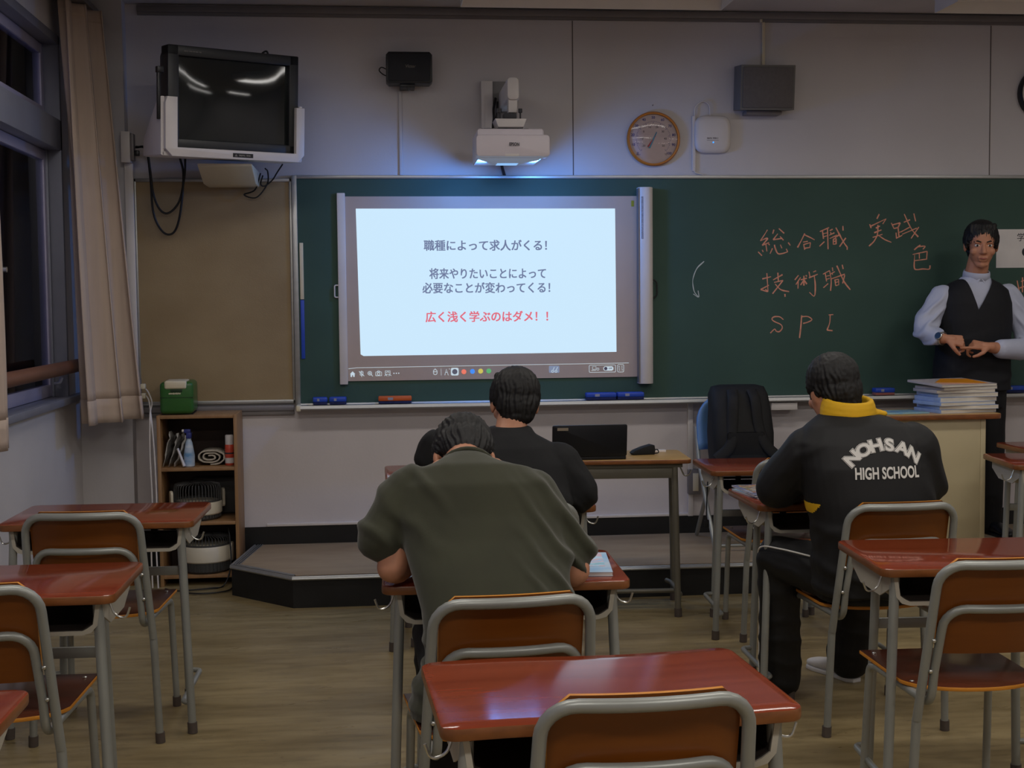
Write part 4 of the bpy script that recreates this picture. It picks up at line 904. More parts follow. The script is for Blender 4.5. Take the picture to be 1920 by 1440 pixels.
mb = MB(); mb.box(-.05, .12, -.05, .03, .006, .0066); mb.build('cover_picture', mat('blue_print_picture', (70, 120, 190), .3, var=0, scale=(20, 30, 10), c2=(150, 190, 200)), fl)

# ---- blue chair on the platform with backpack
blu = mat('blue_chair_plastic', (104, 146, 196), .45, var=.04)
bch = thing('folding_chair', 'blue folding chair on the platform behind the black backpack', 'chair', (1.938, -.325, PH))
mb = MB(); G = []
for j in range(9):
    v_ = j/8; z = .50+.28*v_; hw = .206 if v_ < .5 else .206*math.sqrt(max(.05, 1-((v_-.5)/.52)**2*.72)); row = []
    for i in range(13): u = -1+i/6; row.append(V(u*hw, .10+.06*v_-.05*u*u, z))
    G.append(row)
mb.sheet(G); mb.build('backrest', blu, bch, solid=.014)
mb = MB(); mb.prism(rrect(.40, .38, .05), 'z', .42, .445, .006, mtx=Matrix.Translation((0, -.12, 0))); mb.build('seat', blu, bch)
for s in (-1, 1):
    mb = MB(); mb.tube([(s*.205, .10, .62), (s*.205, .04, .44), (s*.195, -.27, .012)], .0115, 12); mb.build('leg', tubem, bch)
    mb = MB(); mb.tube([(s*.18, -.16, .43), (s*.175, .215, .012)], .0115, 12); mb.build('leg', tubem, bch)
mb = MB(); mb.tube([(-.195, -.26, .03), (.195, -.26, .03)], .008); mb.build('crossbar', tubem, bch)
bpm = mat('black_backpack_nylon', (9, 9, 12), .75, var=.12, scale=(20, 20, 20), bump=.15, bscale=300)
bp_ = thing('backpack', 'black backpack propped upright on the blue folding chair', 'backpack', (1.925, -.425, PH+.446))
mb = MB(); mb.loft([(V(-.01, .0, 0), V(.15, 0, 0), V(0, .095, 0)), (V(-.0, .0, .05), V(.165, 0, 0), V(0, .105, 0)), (V(0, .01, .16), V(.168, 0, 0), V(0, .105, 0)), (V(0, .03, .28), V(.160, 0, 0), V(0, .09, 0)), (V(-.003, .05, .36), V(.155, 0, 0), V(0, .075, 0)), (V(-.003, .06, .40), V(.14, 0, 0), V(0, .05, 0)), (V(-.003, .06, .41), V(.10, 0, 0), V(0, .03, 0))], 36, 4.5)
mb.build('main_bag', bpm, bp_, sharp=60)
for s, x0, x1 in ((-1, -.05, -.085), (1, .055, .11)):
    mb = MB(); mb.tube(spline([(x0, -.015, .385), (x0+s*.008, -.062, .33), (x0+s*.02, -.085, .2), (x1, -.103, .1), (x1+s*.07, -.10, .03)], 7), .03, 12, flat=.3); mb.build('shoulder_strap', bpm, bp_)
mb = MB(); mb.box(-.1, .1, -.105, -.09, .04, .17, .012); mb.build('back_pad', mat('dark_mesh_pad', (14, 14, 17), .9), bp_)

# ---- things on the student desks
def collage(name, cols, scale, rough=.28):
    m = bpy.data.materials.new(name); m.use_nodes = True; nt = m.node_tree; N = nt.nodes; L = nt.links; b = N['Principled BSDF']; b.inputs['Roughness'].default_value = rough
    tc = N.new('ShaderNodeTexCoord'); mp = N.new('ShaderNodeMapping'); mp.inputs['Scale'].default_value = scale; L.new(tc.outputs['Object'], mp.inputs[0])
    n1 = N.new('ShaderNodeTexNoise'); n1.inputs['Scale'].default_value = 1; n1.inputs['Detail'].default_value = 6; L.new(mp.outputs[0], n1.inputs[0])
    cr = N.new('ShaderNodeValToRGB'); cr.color_ramp.interpolation = 'CONSTANT'; el = cr.color_ramp.elements
    for i in range(len(cols)-2): el.new(.5)
    for i, c in enumerate(cols): el[i].position = .30+.42*i/len(cols) if i else 0; el[i].color = rgb(*c)
    L.new(n1.outputs[0], cr.inputs[0]); L.new(cr.outputs[0], b.inputs['Base Color']); MATS[name] = m; return m
mag = mat('blue_magazine_cover', (104, 160, 206), .28, var=0, scale=(14, 18, 8), c2=(176, 190, 204)); magv = collage('violet_magazine_print', [(70, 70, 130), (110, 104, 170), (180, 180, 196), (60, 64, 96), (140, 150, 190), (220, 218, 216)], (10, 40, 10)); mago = collage('green_magazine_print', [(32, 36, 40), (70, 84, 60), (200, 196, 186), (96, 92, 140), (210, 150, 60), (120, 130, 90), (226, 222, 214), (60, 66, 110)], (14, 34, 10)); pagew = mat('page_white', (214, 210, 206), .6)
def magazine(loc, rz, w_, d, h, cov, lb, pic=None):
    t = thing('magazine', lb, 'magazine', loc, rz)
    mb = MB(); mb.box(-w_/2+.001, w_/2-.001, -d/2+.001, d/2-.001, .0008, h-.0008); mb.build('pages', pagew, t)
    mb = MB(); mb.box(-w_/2, w_/2, -d/2, d/2, 0, .0008); mb.box(-w_/2, w_/2, -d/2, d/2, h-.0008, h); mb.build('cover', cov, t)
    if pic:
        mb = MB(); mb.box(-w_/2+.02, w_/2-.015, -d/2+.08, d/2-.01, h, h+.0004); mb.build('cover_picture', pic, t)
magazine((.533, -3.735, DH+.0005), R(-6), .20, .28, .011, mag, 'blue magazine at the elbow of the olive T-shirt student', collage('pink_blue_print', [(110, 160, 206), (150, 180, 214), (206, 160, 168), (176, 200, 222), (120, 176, 190), (216, 206, 210)], (9, 16, 8)))
magazine((1.474, -2.50, DH+.0005), R(8), .21, .297, .006, mag, 'pale-blue magazine at the bottom of the pile by the tracksuit student')
magazine((1.478, -2.455, DH+.007), R(2), .22, .29, .006, magv, 'violet-printed magazine on the tracksuit student\'s desk corner', mago)
stp = thing('bag_strap', 'thin black strap hanging from the hook of the empty desk by the backpack', 'strap', (1.432, -1.67, 0))
mb = MB(); mb.tube([(0, -.0, .672), (-.004, 0, .60), (-.006, 0, .50)], .006, 8, flat=.4); mb.box(-.016, .006, -.004, .004, .47, .505, .003); mb.build('strap', MATS['black_cloth'], stp)

# ---- curtains
curm = mat('beige_curtain', (186, 167, 152), .85, var=.05, scale=(30, 30, 2), bump=.1, bscale=500)
def curtain(lb, bot, top, z0, z1, amp, waves, seed):
    """bot/top: plan polylines at hem and rail; hangs in deep pleats"""
    t = thing('curtain', lb, 'curtain', (bot[0][0], bot[0][1], 0)); o0 = V(bot[0][0], bot[0][1], 0)
    B = spline([V(*p, 0) for p in bot], 20); T = spline([V(*p, 0) for p in top], 20); nj, ni = 40, 120
    def at_(P, u): x = u*(len(P)-1); k = min(int(x), len(P)-2); return P[k].lerp(P[k+1], x-k)
    def pt(u, v_):
        p = at_(B, u).lerp(at_(T, u), v_); d = (at_(B, min(1, u+.02))-at_(B, max(0, u-.02))).normalized(); nrm = V(d.y, -d.x, 0)
        ph = 2*math.pi*waves*(u+.03*math.sin(3*v_+seed)); s_ = math.sin(ph); s_ = math.copysign(abs(s_)**.75, s_)
        a = amp*(1-.45*v_)*(.75+.5*noise.noise(V(u*waves*.9, seed, 0)))
        q = p+nrm*(a*s_)+d*(a*.5*math.sin(2*ph+.6)); q.z = z0+(z1-z0)*v_
        return q-o0
    mb = MB(); mb.sheet([[pt(i/ni, .055+.945*j/nj) for i in range(ni+1)] for j in range(nj+1)]); mb.build('drape', curm, t, sharp=80, solid=.004)
    mb = MB(); mb.sheet([[pt(i/ni, .058*j/3) for i in range(ni+1)] for j in range(4)]); mb.build('hem', curm, t, sharp=80, solid=.007)
    mb = MB(); mb.sheet([[pt(i/ni, .97+.03*j/3) for i in range(ni+1)] for j in range(4)]); mb.build('heading', curm, t, sharp=80, solid=.007)
curtain('beige curtain gathered in front of the corner column', [(-1.435, -.60), (-1.36, -.52), (-1.28, -.34), (-1.235, -.24)], [(-1.492, -.58), (-1.45, -.50), (-1.41, -.38), (-1.375, -.26)], .876, 2.95, .085, 2.4, 1.)
curtain('pale curtain edge at the far left frame border', [(-1.435, -2.02), (-1.42, -2.2), (-1.43, -2.5), (-1.42, -2.75)], [(-1.445, -1.99), (-1.43, -2.2), (-1.43, -2.5), (-1.43, -2.75)], .915, 2.95, .035, 4, 4.)
mb = MB(); mb.box(XL+.02, XL+.16, -6.5, -.12, 2.955, 2.985, .003); tag(mb.build('curtain_rail', darkrail), 'grey curtain rail high along the left window wall', 'curtain rail')
# ------------------------------------------------------------------ people
skin = mat('warm_skin', (190, 134, 106), .5, var=.06, scale=(14, 14, 14), spec=.35)
skin2 = mat('light_skin', (196, 142, 114), .5, var=.06, scale=(14, 14, 14), spec=.35)
hairm = mat('black_hair', (15, 14, 14), .62, var=.25, scale=(60, 60, 12)); eyew = mat('eye_white', (225, 222, 218), .3); iris = mat('dark_iris', (30, 22, 18), .2); lipm = mat('lip_skin', (158, 92, 80), .5)
olive = mat('olive_cotton', (49, 50, 33), .9, var=.09, scale=(9, 9, 9), bump=.12, bscale=700, sheen=.2)
blackcot = mat('black_sweatshirt', (13, 14, 17), .85, var=.1, scale=(12, 12, 12), bump=.12, bscale=500)
jersey = mat('black_jersey', (11, 11, 13), .66, var=.08, scale=(12, 12, 12)); yellowj = mat('yellow_jersey', (226, 176, 20), .7, var=.05)
trouser = mat('black_trousers', (9, 9, 11), .8, var=.1); sock = mat('white_sock', (214, 210, 208), .85); sole = mat('white_rubber_sole', (206, 204, 204), .6)
vestm = mat('dark_navy_vest', (11, 13, 21), .8, var=.08, scale=(30, 30, 30)); shirtb = mat('pale_blue_shirt', (184, 190, 212), .8, var=.04, scale=(9, 9, 9)); nav = mat('dark_suit_trousers', (11, 12, 17), .8, var=.08)
whiteprint = mat('white_print', (222, 220, 214), .7)

def frame(f, up=(0, 0, 1)):
    f = Vector(f).normalized(); r = f.cross(Vector(up)).normalized(); u = r.cross(f).normalized()
    return Matrix((r, f, u)).transposed()            # columns: right, forward, up
def head_shapes(mb, c, Mx, k=1.):
    c = Vector(c)
    def P(x, y, z): return c+Mx @ (V(x, y, z)*k)
    def E(p, r): mb.ell(P(*p), [a*k for a in r], Mx, 24)
    E((0, -.012, .035), (.076, .096, .084)); E((0, .028, -.030), (.060, .066, .078)); E((0, .018, -.055), (.055, .055, .052)); E((0, .068, -.098), (.022, .018, .018))
    mb.cap(P(0, .088, .004), P(0, .108, -.030), .009*k, .0125*k); mb.cap(P(-.012, .096, -.034), P(.012, .096, -.034), .009*k, .009*k)
    mb.cap(P(-.036, .080, .020), P(.036, .080, .020), .012*k, .012*k)
    mb.cap(P(-.018, .086, -.062), P(.018, .086, -.062), .0085*k, .0085*k); mb.cap(P(-.014, .083, -.073), P(.014, .083, -.073), .009*k, .009*k)
    for s in (-1, 1):
        E((s*.079, -.008, -.006), (.010, .020, .032)); E((s*.042, .062, -.030), (.022, .022, .022)); mb.cap(P(s*.046, .010, -.056), P(s*.02, .06, -.098), .012*k, .014*k)
def face_parts(root, c, Mx, k=1.):
    c = Vector(c); loc = Vector(root.location)
    def P(x, y, z): return c+Mx @ (V(x, y, z)*k)-loc
    for s in (-1, 1):
        mb = MB(); mb.ell(P(s*.031, .077, .002), (.0135*k, .010*k, .0075*k), Mx, 14); e = mb.build('eye', eyew, root)
        mb = MB(); mb.ell(P(s*.031, .085, .002), (.0058*k, .003*k, .0058*k), Mx, 12); mb.build('iris', iris, e)
        mb = MB(); mb.tube([P(s*.014, .092, .020), P(s*.032, .091, .026), P(s*.05, .079, .020)], [.003*k, .0042*k, .002*k], 8); mb.build('eyebrow', hairm, root)
    mb = MB(); mb.tube([P(-.024, .0865, -.066), P(-.01, .0945, -.064), (P(0, .0955, -.066)), P(.01, .0945, -.064), P(.024, .0865, -.066)], [.002*k, .0042*k, .0042*k, .0042*k, .002*k], 8); mb.build('mouth', lipm, root)
def hair(root, c, Mx, k=1., nape=-.045, seed=0, vox=.0045, fringe=True, side=0.):
    c = Vector(c)
    def P(x, y, z): return c+Mx @ (V(x, y, z)*k)
    mb = MB()
    def E(p, r): mb.ell(P(*p), [a*k for a in r], Mx, 24)
    E((0, -.020, .046), (.086, .098, .086)); E((0, -.058, .0), (.074, .056, .075)); E((0, -.062, nape), (.058, .040, .035))
    for s in (-1, 1): E((s*.072, -.012, .03), (.016, .046, .045)); mb.cap(P(s*.074, .016, .03), P(s*.074, .018, -.012), .009*k, .005*k)
    if fringe:
        for i in range(7): x = -.054+.018*i; mb.cap(P(x, .045-abs(x)*.25, .100), P(x+side*.012, .077-abs(x)*.55, .060+.006*math.sin(i*2.3+seed)), .014*k, .005*k)
    Mi = Mx.transposed()
    def d(p, n):
        q = Mi @ (p-c)/k; a = math.atan2(q.x, -q.y+.02)
        return .0032*noise.noise(V(a*9, q.z*14, seed))+.0028*math.sin(a*46+6*noise.noise(V(a*3, q.z*20, seed)))*max(0, min(1, (.13-q.z)*9))+.002*noise.noise(p*90)
    return organic('hair', mb, hairm, root, vox, 2, d)
def hand(mb, wrist, d, palm, s, curl=(.6, .7, .8, .9), k=1., spread=.1, thumb=.5, straight_index=False):
    """d: direction wrist->knuckles, palm: the way the palm faces, s=+1 puts the thumb on the d x palm side"""
    d = Vector(d).normalized(); pn = Vector(palm); pn = (pn-d*pn.dot(d)).normalized(); side = d.cross(pn)*s; w0 = Vector(wrist)
    kn = []
    for i, (off, ln) in enumerate(((.030, .080), (.010, .084), (-.010, .080), (-.029, .074))):
        b = w0+d*ln*k+side*off*k; kn.append(b); mb.cap(w0+d*.008*k+side*off*.55*k, b, .0135*k, .0105*k, 12)
    mb.cap(w0-d*.02*k, w0+d*.03*k, .025*k, .022*k, 14)
    L = ((.041, .025, .020), (.046, .028, .021), (.042, .026, .021), (.033, .020, .018))
    for i, b in enumerate(kn):
        c_ = 0.08 if (straight_index and i == 0) else curl[i]; p = b; ang = 0; r = (.0092, .0095, .009, .0078)[i]*k
        for j, ln in enumerate(L[i]):
            ang += c_*(1.15 if j == 0 else 1.25 if j == 1 else .75)
            dd = (d*math.cos(ang)+pn*math.sin(ang)+side*(spread*(1.5-i)*.25 if j == 0 else 0)).normalized()
            q = p+dd*ln*k; mb.cap(p, q, r, r*.9, 10); p = q; r *= .9
    t0 = w0+d*.018*k+side*.022*k; t1 = t0+(d*.62+side*.72+pn*.28).normalized()*.040*k; t2 = t1+(d*.9+side*.25+pn*thumb).normalized()*.030*k; t3 = t2+(d*.95-side*.15+pn*thumb*1.2).normalized()*.024*k
    mb.chain([t0, t1, t2, t3], [.0155*k, .0115*k, .010*k, .0085*k], 10)
def shoe(name, root, heel, d, m, ln=.255, ms=None):
    heel = Vector(heel); d = Vector(d).normalized(); d.z = 0; d.normalize(); s = V(-d.y, d.x, 0); mb = MB(); Z = V(0, 0, 1)
    R_ = []
    for t, w_, h in ((-.02, .022, .030), (.0, .033, .055), (.06, .036, .062), (.12, .039, .055), (.18, .046, .036), (.225, .042, .028), (.25, .022, .02)):
        R_.append((heel+d*t*ln/.255+Z*(h*.5+.012), s*w_, Z*h*.55))
    mb.loft(R_, 20, 2.6)
    o = organic(name, mb, m, root, .006, 3)
    mb = MB(); P = [heel+d*t*ln/.255 for t in (-.022, .0, .06, .12, .18, .225, .252)]; W_ = (.018, .036, .036, .040, .048, .044, .016)
    poly = [(p+s*w_) for p, w_ in zip(P, W_)]+[(p-s*w_) for p, w_ in reversed(list(zip(P, W_)))]
    mb.prism([(p.x-root.location.x, p.y-root.location.y) for p in poly], 'z', heel.z-root.location.z, heel.z-root.location.z+.016, .003); mb.build('shoe_sole', ms or sole, o).parent = o
    return o
def folds(sets):
    """sets: (direction of ridge lines in xz, wavelength, amplitude, mask(p))"""
    def f(p, n):
        v = .0018*noise.noise(p*7)
        for dr, wl, am, mk, se in sets:
            w_ = mk(p)
            if w_ > 0:
                q = (p.x*-dr[1]+p.z*dr[0])/wl+.55*noise.noise(V(p.x*5, p.z*5, se))+.2*noise.noise(V(p.x*13, p.y*9, p.z*13+se))
                s_ = .5+.5*math.sin(2*math.pi*q); v += am*w_*(s_**2.2-.35)
        return v
    return f
def sm(a, b_, x): t = max(0., min(1., (x-a)/(b_-a))); return t*t*(3-2*t)

def sleeve(mb, pts, rs, n=20):
    """round at the shoulder, cut flat at the hem"""
    pts = [Vector(p) for p in pts]; P_ = spline(pts, 4); m = len(P_)-1; rr = [rs[min(int(i/4), len(rs)-2)]*(1-(i/4-min(int(i/4), len(rs)-2)))+rs[min(int(i/4), len(rs)-2)+1]*(i/4-min(int(i/4), len(rs)-2)) for i in range(m+1)]
    mb.ell(pts[0], (rs[0],)*3); mb.tube(P_, rr, n)
# ---- student in the olive T-shirt, bowed over the desk, back to the camera
A = thing('person', 'student in olive green T-shirt bent over the desk, seen from behind', 'person', (.30, -4.05, 0), 0)
X, Yv, Z = V(1, 0, 0), V(0, 1, 0), V(0, 0, 1)
def P(*a): return Vector(a)
hc, hM = P(.243, -3.625, 1.022), frame((-.02, .42, -.9), (0, .9, .42))
mb = MB(); head_shapes(mb, hc, hM, .98)
mb.chain([(.238, -3.84, .985), (.238, -3.77, 1.012), (.242, -3.67, 1.028)], [.066, .058, .056])
mb.loft([(P(.30, -4.05, .45), X*.155, Yv*.11), (P(.30, -4.045, .55), X*.165, Yv*.12), (P(.295, -4.07, .70), X*.150, Yv*.11), (P(.275, -3.955, .86), X*.18, Yv*.115), (P(.25, -3.89, .97), X*.185, P(0, .09, .03)), (P(.24, -3.85, 1.03), X*.10, P(0, .06, .03))])
mb.chain([(.085, -3.88, .965), (.036, -3.935, .785), (.045, -3.915, .776)], [.054, .041, .038]); mb.chain([(.045, -3.915, .777), (.13, -3.68, .775)], [.040, .030])
mb.chain([(.405, -3.87, .955), (.500, -3.95, .768), (.49, -3.92, .776)], [.055, .046, .040]); mb.chain([(.49, -3.92, .776), (.36, -3.70, .775)], [.040, .030])
hand(mb, (.14, -3.665, .775), (.85, .5, 0), (0, 0, -1), -1, (.25, .3, .35, .4)); hand(mb, (.35, -3.685, .775), (-.85, .5, 0), (0, 0, -1), 1, (.25, .3, .35, .4))
for s in (-1, 1): mb.chain([(.30+s*.09, -4.03, .515), (.30+s*.13, -3.68, .545), (.30+s*.12, -3.72, .12)], [.085, .062, .042]); mb.cap((.30+s*.12, -3.72, .07), (.30+s*.13, -3.58, .045), .035, .030)
organic('body', mb, skin, A, .0055, 4); face_parts(A, hc, hM, .98); hair(A, hc, hM, .99, -.035, 1)
mb = MB()
mb.loft([(P(.298, -4.065, .435), X*.228, Yv*.145), (P(.298, -4.065, .50), X*.222, Yv*.145), (P(.30, -4.075, .58), X*.190, Yv*.137), (P(.292, -4.08, .70), X*.188, Yv*.135), (P(.284, -4.01, .79), X*.205, Yv*.130), (P(.270, -3.93, .87), X*.216, Yv*.133), (P(.258, -3.905, .945), X*.222, P(0, .118, .02)), (P(.247, -3.888, .995), X*.208, P(0, .10, -.005)), (P(.241, -3.864, 1.018), X*.168, P(0, .07, -.03)), (P(.239, -3.835, 1.005), X*.098, P(0, .035, -.062)), (P(.239, -3.815, 1.008), X*.074, P(0, .022, -.066))], 32, 2.3)
for pts, rs in (([(.082, -3.885, .968), (.044, -3.90, .915), (.014, -3.915, .862)], [.072, .067, .069]), ([(.410, -3.88, .950), (.462, -3.91, .87), (.496, -3.93, .805)], [.074, .067, .065])): mb.chain(pts, rs, 18)
# flat sleeve hems
def olf(p):
    return max(0, sm(.30, .50, p.x))*sm(.66, .78, p.z)*(1-sm(.98, 1.05, p.z))
organic('t_shirt', mb, olive, A, .006, 5, folds([((.62, -.78), .058, .017, olf, 3), ((.75, -.66),   .08, .010, lambda p: (1-sm(.10, .22, p.x))*sm(.8, .9, p.z), 8), ((1, -.2), .06, .007, lambda p: 1-sm(.60, .72, p.z), 5)]))
mb = MB(); mb.tube([P(.239+.076*math.cos(R(a)), -3.818-.020*math.sin(R(a)), 1.008+.068*math.sin(R(a))) for a in range(0, 360, 15)], .0075, 8, closed=True); organic('collar', mb, olive, A, .004, 2)
mb = MB()
mb.loft([(P(.30, -4.05, .445), X*.185, Yv*.13), (P(.30, -4.05, .52), X*.185, Yv*.14), (P(.30, -4.04, .60), X*.165, Yv*.13)], 28, 2.4)
for s in (-1, 1): mb.chain([(.30+s*.10, -4.02, .525), (.30+s*.135, -3.68, .545), (.30+s*.125, -3.73, .10)], [.098, .075, .062])
organic('trousers', mb, trouser, A, .007, 4, folds([((1, -.3), .08, .004, lambda p: 1, 2)]))
for s in (-1, 1): shoe('shoe', A, (.30+s*.125, -3.75, .0), (s*.1, 1, 0), trouser)

# ---- student in black in front of him, back to the camera, looking at the slide
B_ = thing('person', 'student in black sweatshirt in front of the olive T-shirt student', 'person', (.46, -2.75, 0), 0)
hc, hM = P(.492, -2.60, 1.097), frame((-.1, 1, -.18), (.06, 0, 1))
mb = MB(); head_shapes(mb, hc, hM, 1.0); mb.chain([(.46, -2.70, .96), (.475, -2.66, 1.02), (.488, -2.615, 1.07)], [.066, .056, .055])
mb.loft([(P(.46, -2.80, .45), X*.155, Yv*.11), (P(.46, -2.79, .60), X*.15, Yv*.11), (P(.455, -2.79, .78), X*.17, Yv*.11), (P(.45, -2.73, .90), X*.18, Yv*.10), (P(.455, -2.71, .97), X*.10, Yv*.07)])
for sh, el, wr in (((.27, -2.71, .90), (.185, -2.70, .785), (.36, -2.53, .775)), ((.635, -2.72, .895), (.712, -2.72, .780), (.58, -2.53, .775))): mb.chain([sh, el, wr], [.052, .042, .03])
hand(mb, (.37, -2.525, .775), (.8, .6, 0), (0, 0, -1), -1, (.25, .3, .35, .4)); hand(mb, (.57, -2.525, .775), (-.8, .6, 0), (0, 0, -1), 1, (.25, .3, .35, .4))
for s in (-1, 1): mb.chain([(.46+s*.09, -2.78, .515), (.46+s*.12, -2.42, .54), (.46+s*.11, -2.42, .10)], [.08, .06, .042]); mb.cap((.46+s*.11, -2.42, .06), (.46+s*.11, -2.28, .045), .034, .03)
organic('body', mb, skin2, B_, .006, 4); face_parts(B_, hc, hM); hair(B_, hc, hM, 1.02, -.045, 5)
mb = MB()
mb.loft([(P(.46, -2.80, .50), X*.205, Yv*.145), (P(.46, -2.80, .60), X*.205, Yv*.15), (P(.458, -2.815, .72), X*.205, Yv*.140), (P(.455, -2.75, .83), X*.225, Yv*.135), (P(.452, -2.73, .90), X*.222, Yv*.12), (P(.455, -2.715, .96), X*.17, Yv*.10), (P(.46, -2.70, 1.0), X*.095, Yv*.08), (P(.468, -2.68, 1.025), X*.073, Yv*.068)], 32, 2.3)
mb.chain([(.265, -2.71, .895), (.185, -2.71, .795), (.30, -2.585, .785)], [.078, .066, .05], 18); mb.chain([(.635, -2.72, .89), (.70, -2.735, .80), (.705, -2.725, .785), (.61, -2.56, .785)], [.082, .072, .066, .048], 18); mb.cap((.165, -2.72, .92), (.20, -2.72, .97), .04, .05)
organic('sweatshirt', mb, blackcot, B_, .006, 5, folds([((.6, -.8), .08, .006, lambda p: sm(.55, .7, p.x), 4), ((-.6, -.8), .08, .006, lambda p: 1-sm(.25, .38, p.x), 6)]))
mb = MB(); mb.loft([(P(.46, -2.79, .445), X*.18, Yv*.13), (P(.46, -2.78, .56), X*.17, Yv*.13)], 28, 2.4)
for s in (-1, 1): mb.chain([(.46+s*.10, -2.76, .52), (.46+s*.125, -2.42, .545), (.46+s*.115, -2.42, .10)], [.092, .07, .06])
organic('trousers', mb, trouser, B_, .008, 4)
for s in (-1, 1): shoe('shoe', B_, (.46+s*.115, -2.45, 0), (s*.1, 1, 0), sole)

# ---- student in the black tracksuit jacket
C_ = thing('person', 'student in black tracksuit jacket with white lettering and yellow collar', 'person', (1.66, -2.95, 0), 0)
hc, hM = P(1.570, -2.87, 1.145), frame((-.22, 1, -.16), (-.16, 0, 1))
mb = MB(); head_shapes(mb, hc, hM, 1.0); mb.chain([(1.60, -2.95, 1.0), (1.575, -2.91, 1.06), (1.55, -2.875, 1.11)], [.068, .058, .056])
mb.loft([(P(1.67, -3.0, .45), X*.155, Yv*.11), (P(1.665, -3.0, .60), X*.15, Yv*.11), (P(1.65, -2.98, .80), X*.17, Yv*.11), (P(1.63, -2.97, .95), X*.185, Yv*.10), (P(1.61, -2.96, 1.03), X*.10, Yv*.07)])
for sh, el, wr in (((1.46, -2.93, .94), (1.385, -2.83, .80), (1.56, -2.62, .775)), ((1.82, -2.98, .955), (1.875, -2.93, .80), (1.70, -2.66, .775))): mb.chain([sh, el, wr], [.055, .044, .03])
hand(mb, (1.57, -2.615, .775), (.8, .6, 0), (0, 0, -1), -1, (.25, .3, .35, .4)); hand(mb, (1.69, -2.65, .775), (-.6, .8, 0), (0, 0, -1), 1, (.25, .3, .35, .4))
for hp, kn, an in (((1.57, -2.98, .515), (1.435, -2.70, .535), (1.462, -2.62, .10)), ((1.75, -2.98, .515), (1.80, -2.60, .535), (1.79, -2.43, .12))): mb.chain([hp, kn, an], [.082, .062, .042])
mb.cap((1.462, -2.62, .06), (1.435, -2.52, .04), .030, .022); mb.cap((1.79, -2.43, .06), (1.755, -2.33, .04), .030, .022)
organic('body', mb, skin, C_, .006, 4); face_parts(C_, hc, hM); hair(C_, hc, hM, 1.01, -.05, 9, fringe=False)
mb = MB()
mb.loft([(P(1.67, -3.005, .47), X*.205, Yv*.150), (P(1.67, -3.01, .56), X*.212, Yv*.155), (P(1.668, -3.01, .68), X*.212, Yv*.155), (P(1.655, -3.0, .80), X*.222, Yv*.15), (P(1.640, -2.99, .90), X*.225, Yv*.145), (P(1.630, -2.975, .98), X*.222, Yv*.13), (P(1.62, -2.965, 1.035), X*.175, Yv*.108), (P(1.606, -2.95, 1.07), X*.105, Yv*.085)], 36, 2.3)
mb.chain([(1.462, -2.94, .945), (1.385, -2.85, .815), (1.405, -2.80, .803), (1.54, -2.66, .785)], [.086, .078, .072, .048], 18)
mb.chain([(1.805, -2.99, .955), (1.862, -2.965, .83), (1.852, -2.92, .805), (1.72, -2.70, .785)], [.088, .078, .074, .048], 18)
def flank(c, n):
    return 1 if (c.x < 1.46-(.79-c.z)*.35 and .715 < c.z < .785 and c.y < -2.95 and n.x < -.25) else 0
jac = organic('jacket', mb, [jersey, yellowj], C_, .006, 5, folds([((.9, -.4), .10, .006, lambda p: 1-sm(.70, .80, p.z), 4), ((-.5, -.85), .09, .006, lambda p: 1-sm(1.42, 1.52, p.x), 6), ((.45, -.9), .09, .006, lambda p: sm(1.76, 1.83, p.x), 2)]), flank)
mb = MB()   # stand-up yellow collar, folded over
ring = []
for k in range(0, 21):
    a = R(-60-240*k/20); rx, ry = .082, .078
    ring.append(P(1.598+rx*math.cos(a+R(90)), -2.947+ry*math.sin(a+R(90)), 1.068+.012*math.cos(a*1.)))
for o_, r_ in ((0, .014), (.016, .015), (.032, .014), (.046, .011)): mb.chain([p+V((p.x-1.598)*-.10*o_/.016*.3, 0, o_) for p in ring], [r_]*len(ring), 10)
mb.cap((1.675, -2.955, 1.075), (1.712, -2.985, 1.072), .016, .010)
organic('collar', mb, yellowj, C_, .005, 3)
mb = MB(); mb.loft([(P(1.665, -2.99, .445), X*.185, Yv*.135), (P(1.665, -2.985, .56), X*.185, Yv*.14)], 28, 2.4)
mb.chain([(1.56, -2.96, .52), (1.435, -2.69, .535), (1.446, -2.668, .36), (1.462, -2.625, .08)], [.098, .078, .074, .078], 18); mb.chain([(1.76, -2.96, .52), (1.80, -2.60, .535), (1.796, -2.52, .33), (1.792, -2.445, .10)], [.098, .074, .072, .090], 18)
organic('trousers', mb, jersey, C_, .007, 4, folds([((1, -.3), .09, .004, lambda p: 1, 2)]))
for pts in ([(1.475, -2.965, .585), (1.40, -2.83, .59), (1.362, -2.71, .575), (1.372, -2.655, .50), (1.382, -2.635, .35), (1.384, -2.62, .09)], [(1.53, -3.08, .575), (1.50, -3.03, .525), (1.475, -2.93, .475), (1.45, -2.80, .462)]):
    mb = MB(); mb.tube([p-C_.location for p in spline(pts, 8)], .003, 6); mb.build('piping', whiteprint, C_)
shoe('shoe', C_, (1.468, -2.65, 0), (-.25, 1, 0), sole); shoe('shoe', C_, (1.80, -2.46, .0), (-.38, 1, 0), sole)

for a_, b_ in (((1.462, -2.615, .17), (1.455, -2.58, .06)), ((1.79, -2.43, .18), (1.775, -2.385, .06))):
    mb = MB(); mb.cap(a_, b_, .046, .042); organic('sock', mb, sock, C_, .006, 3)

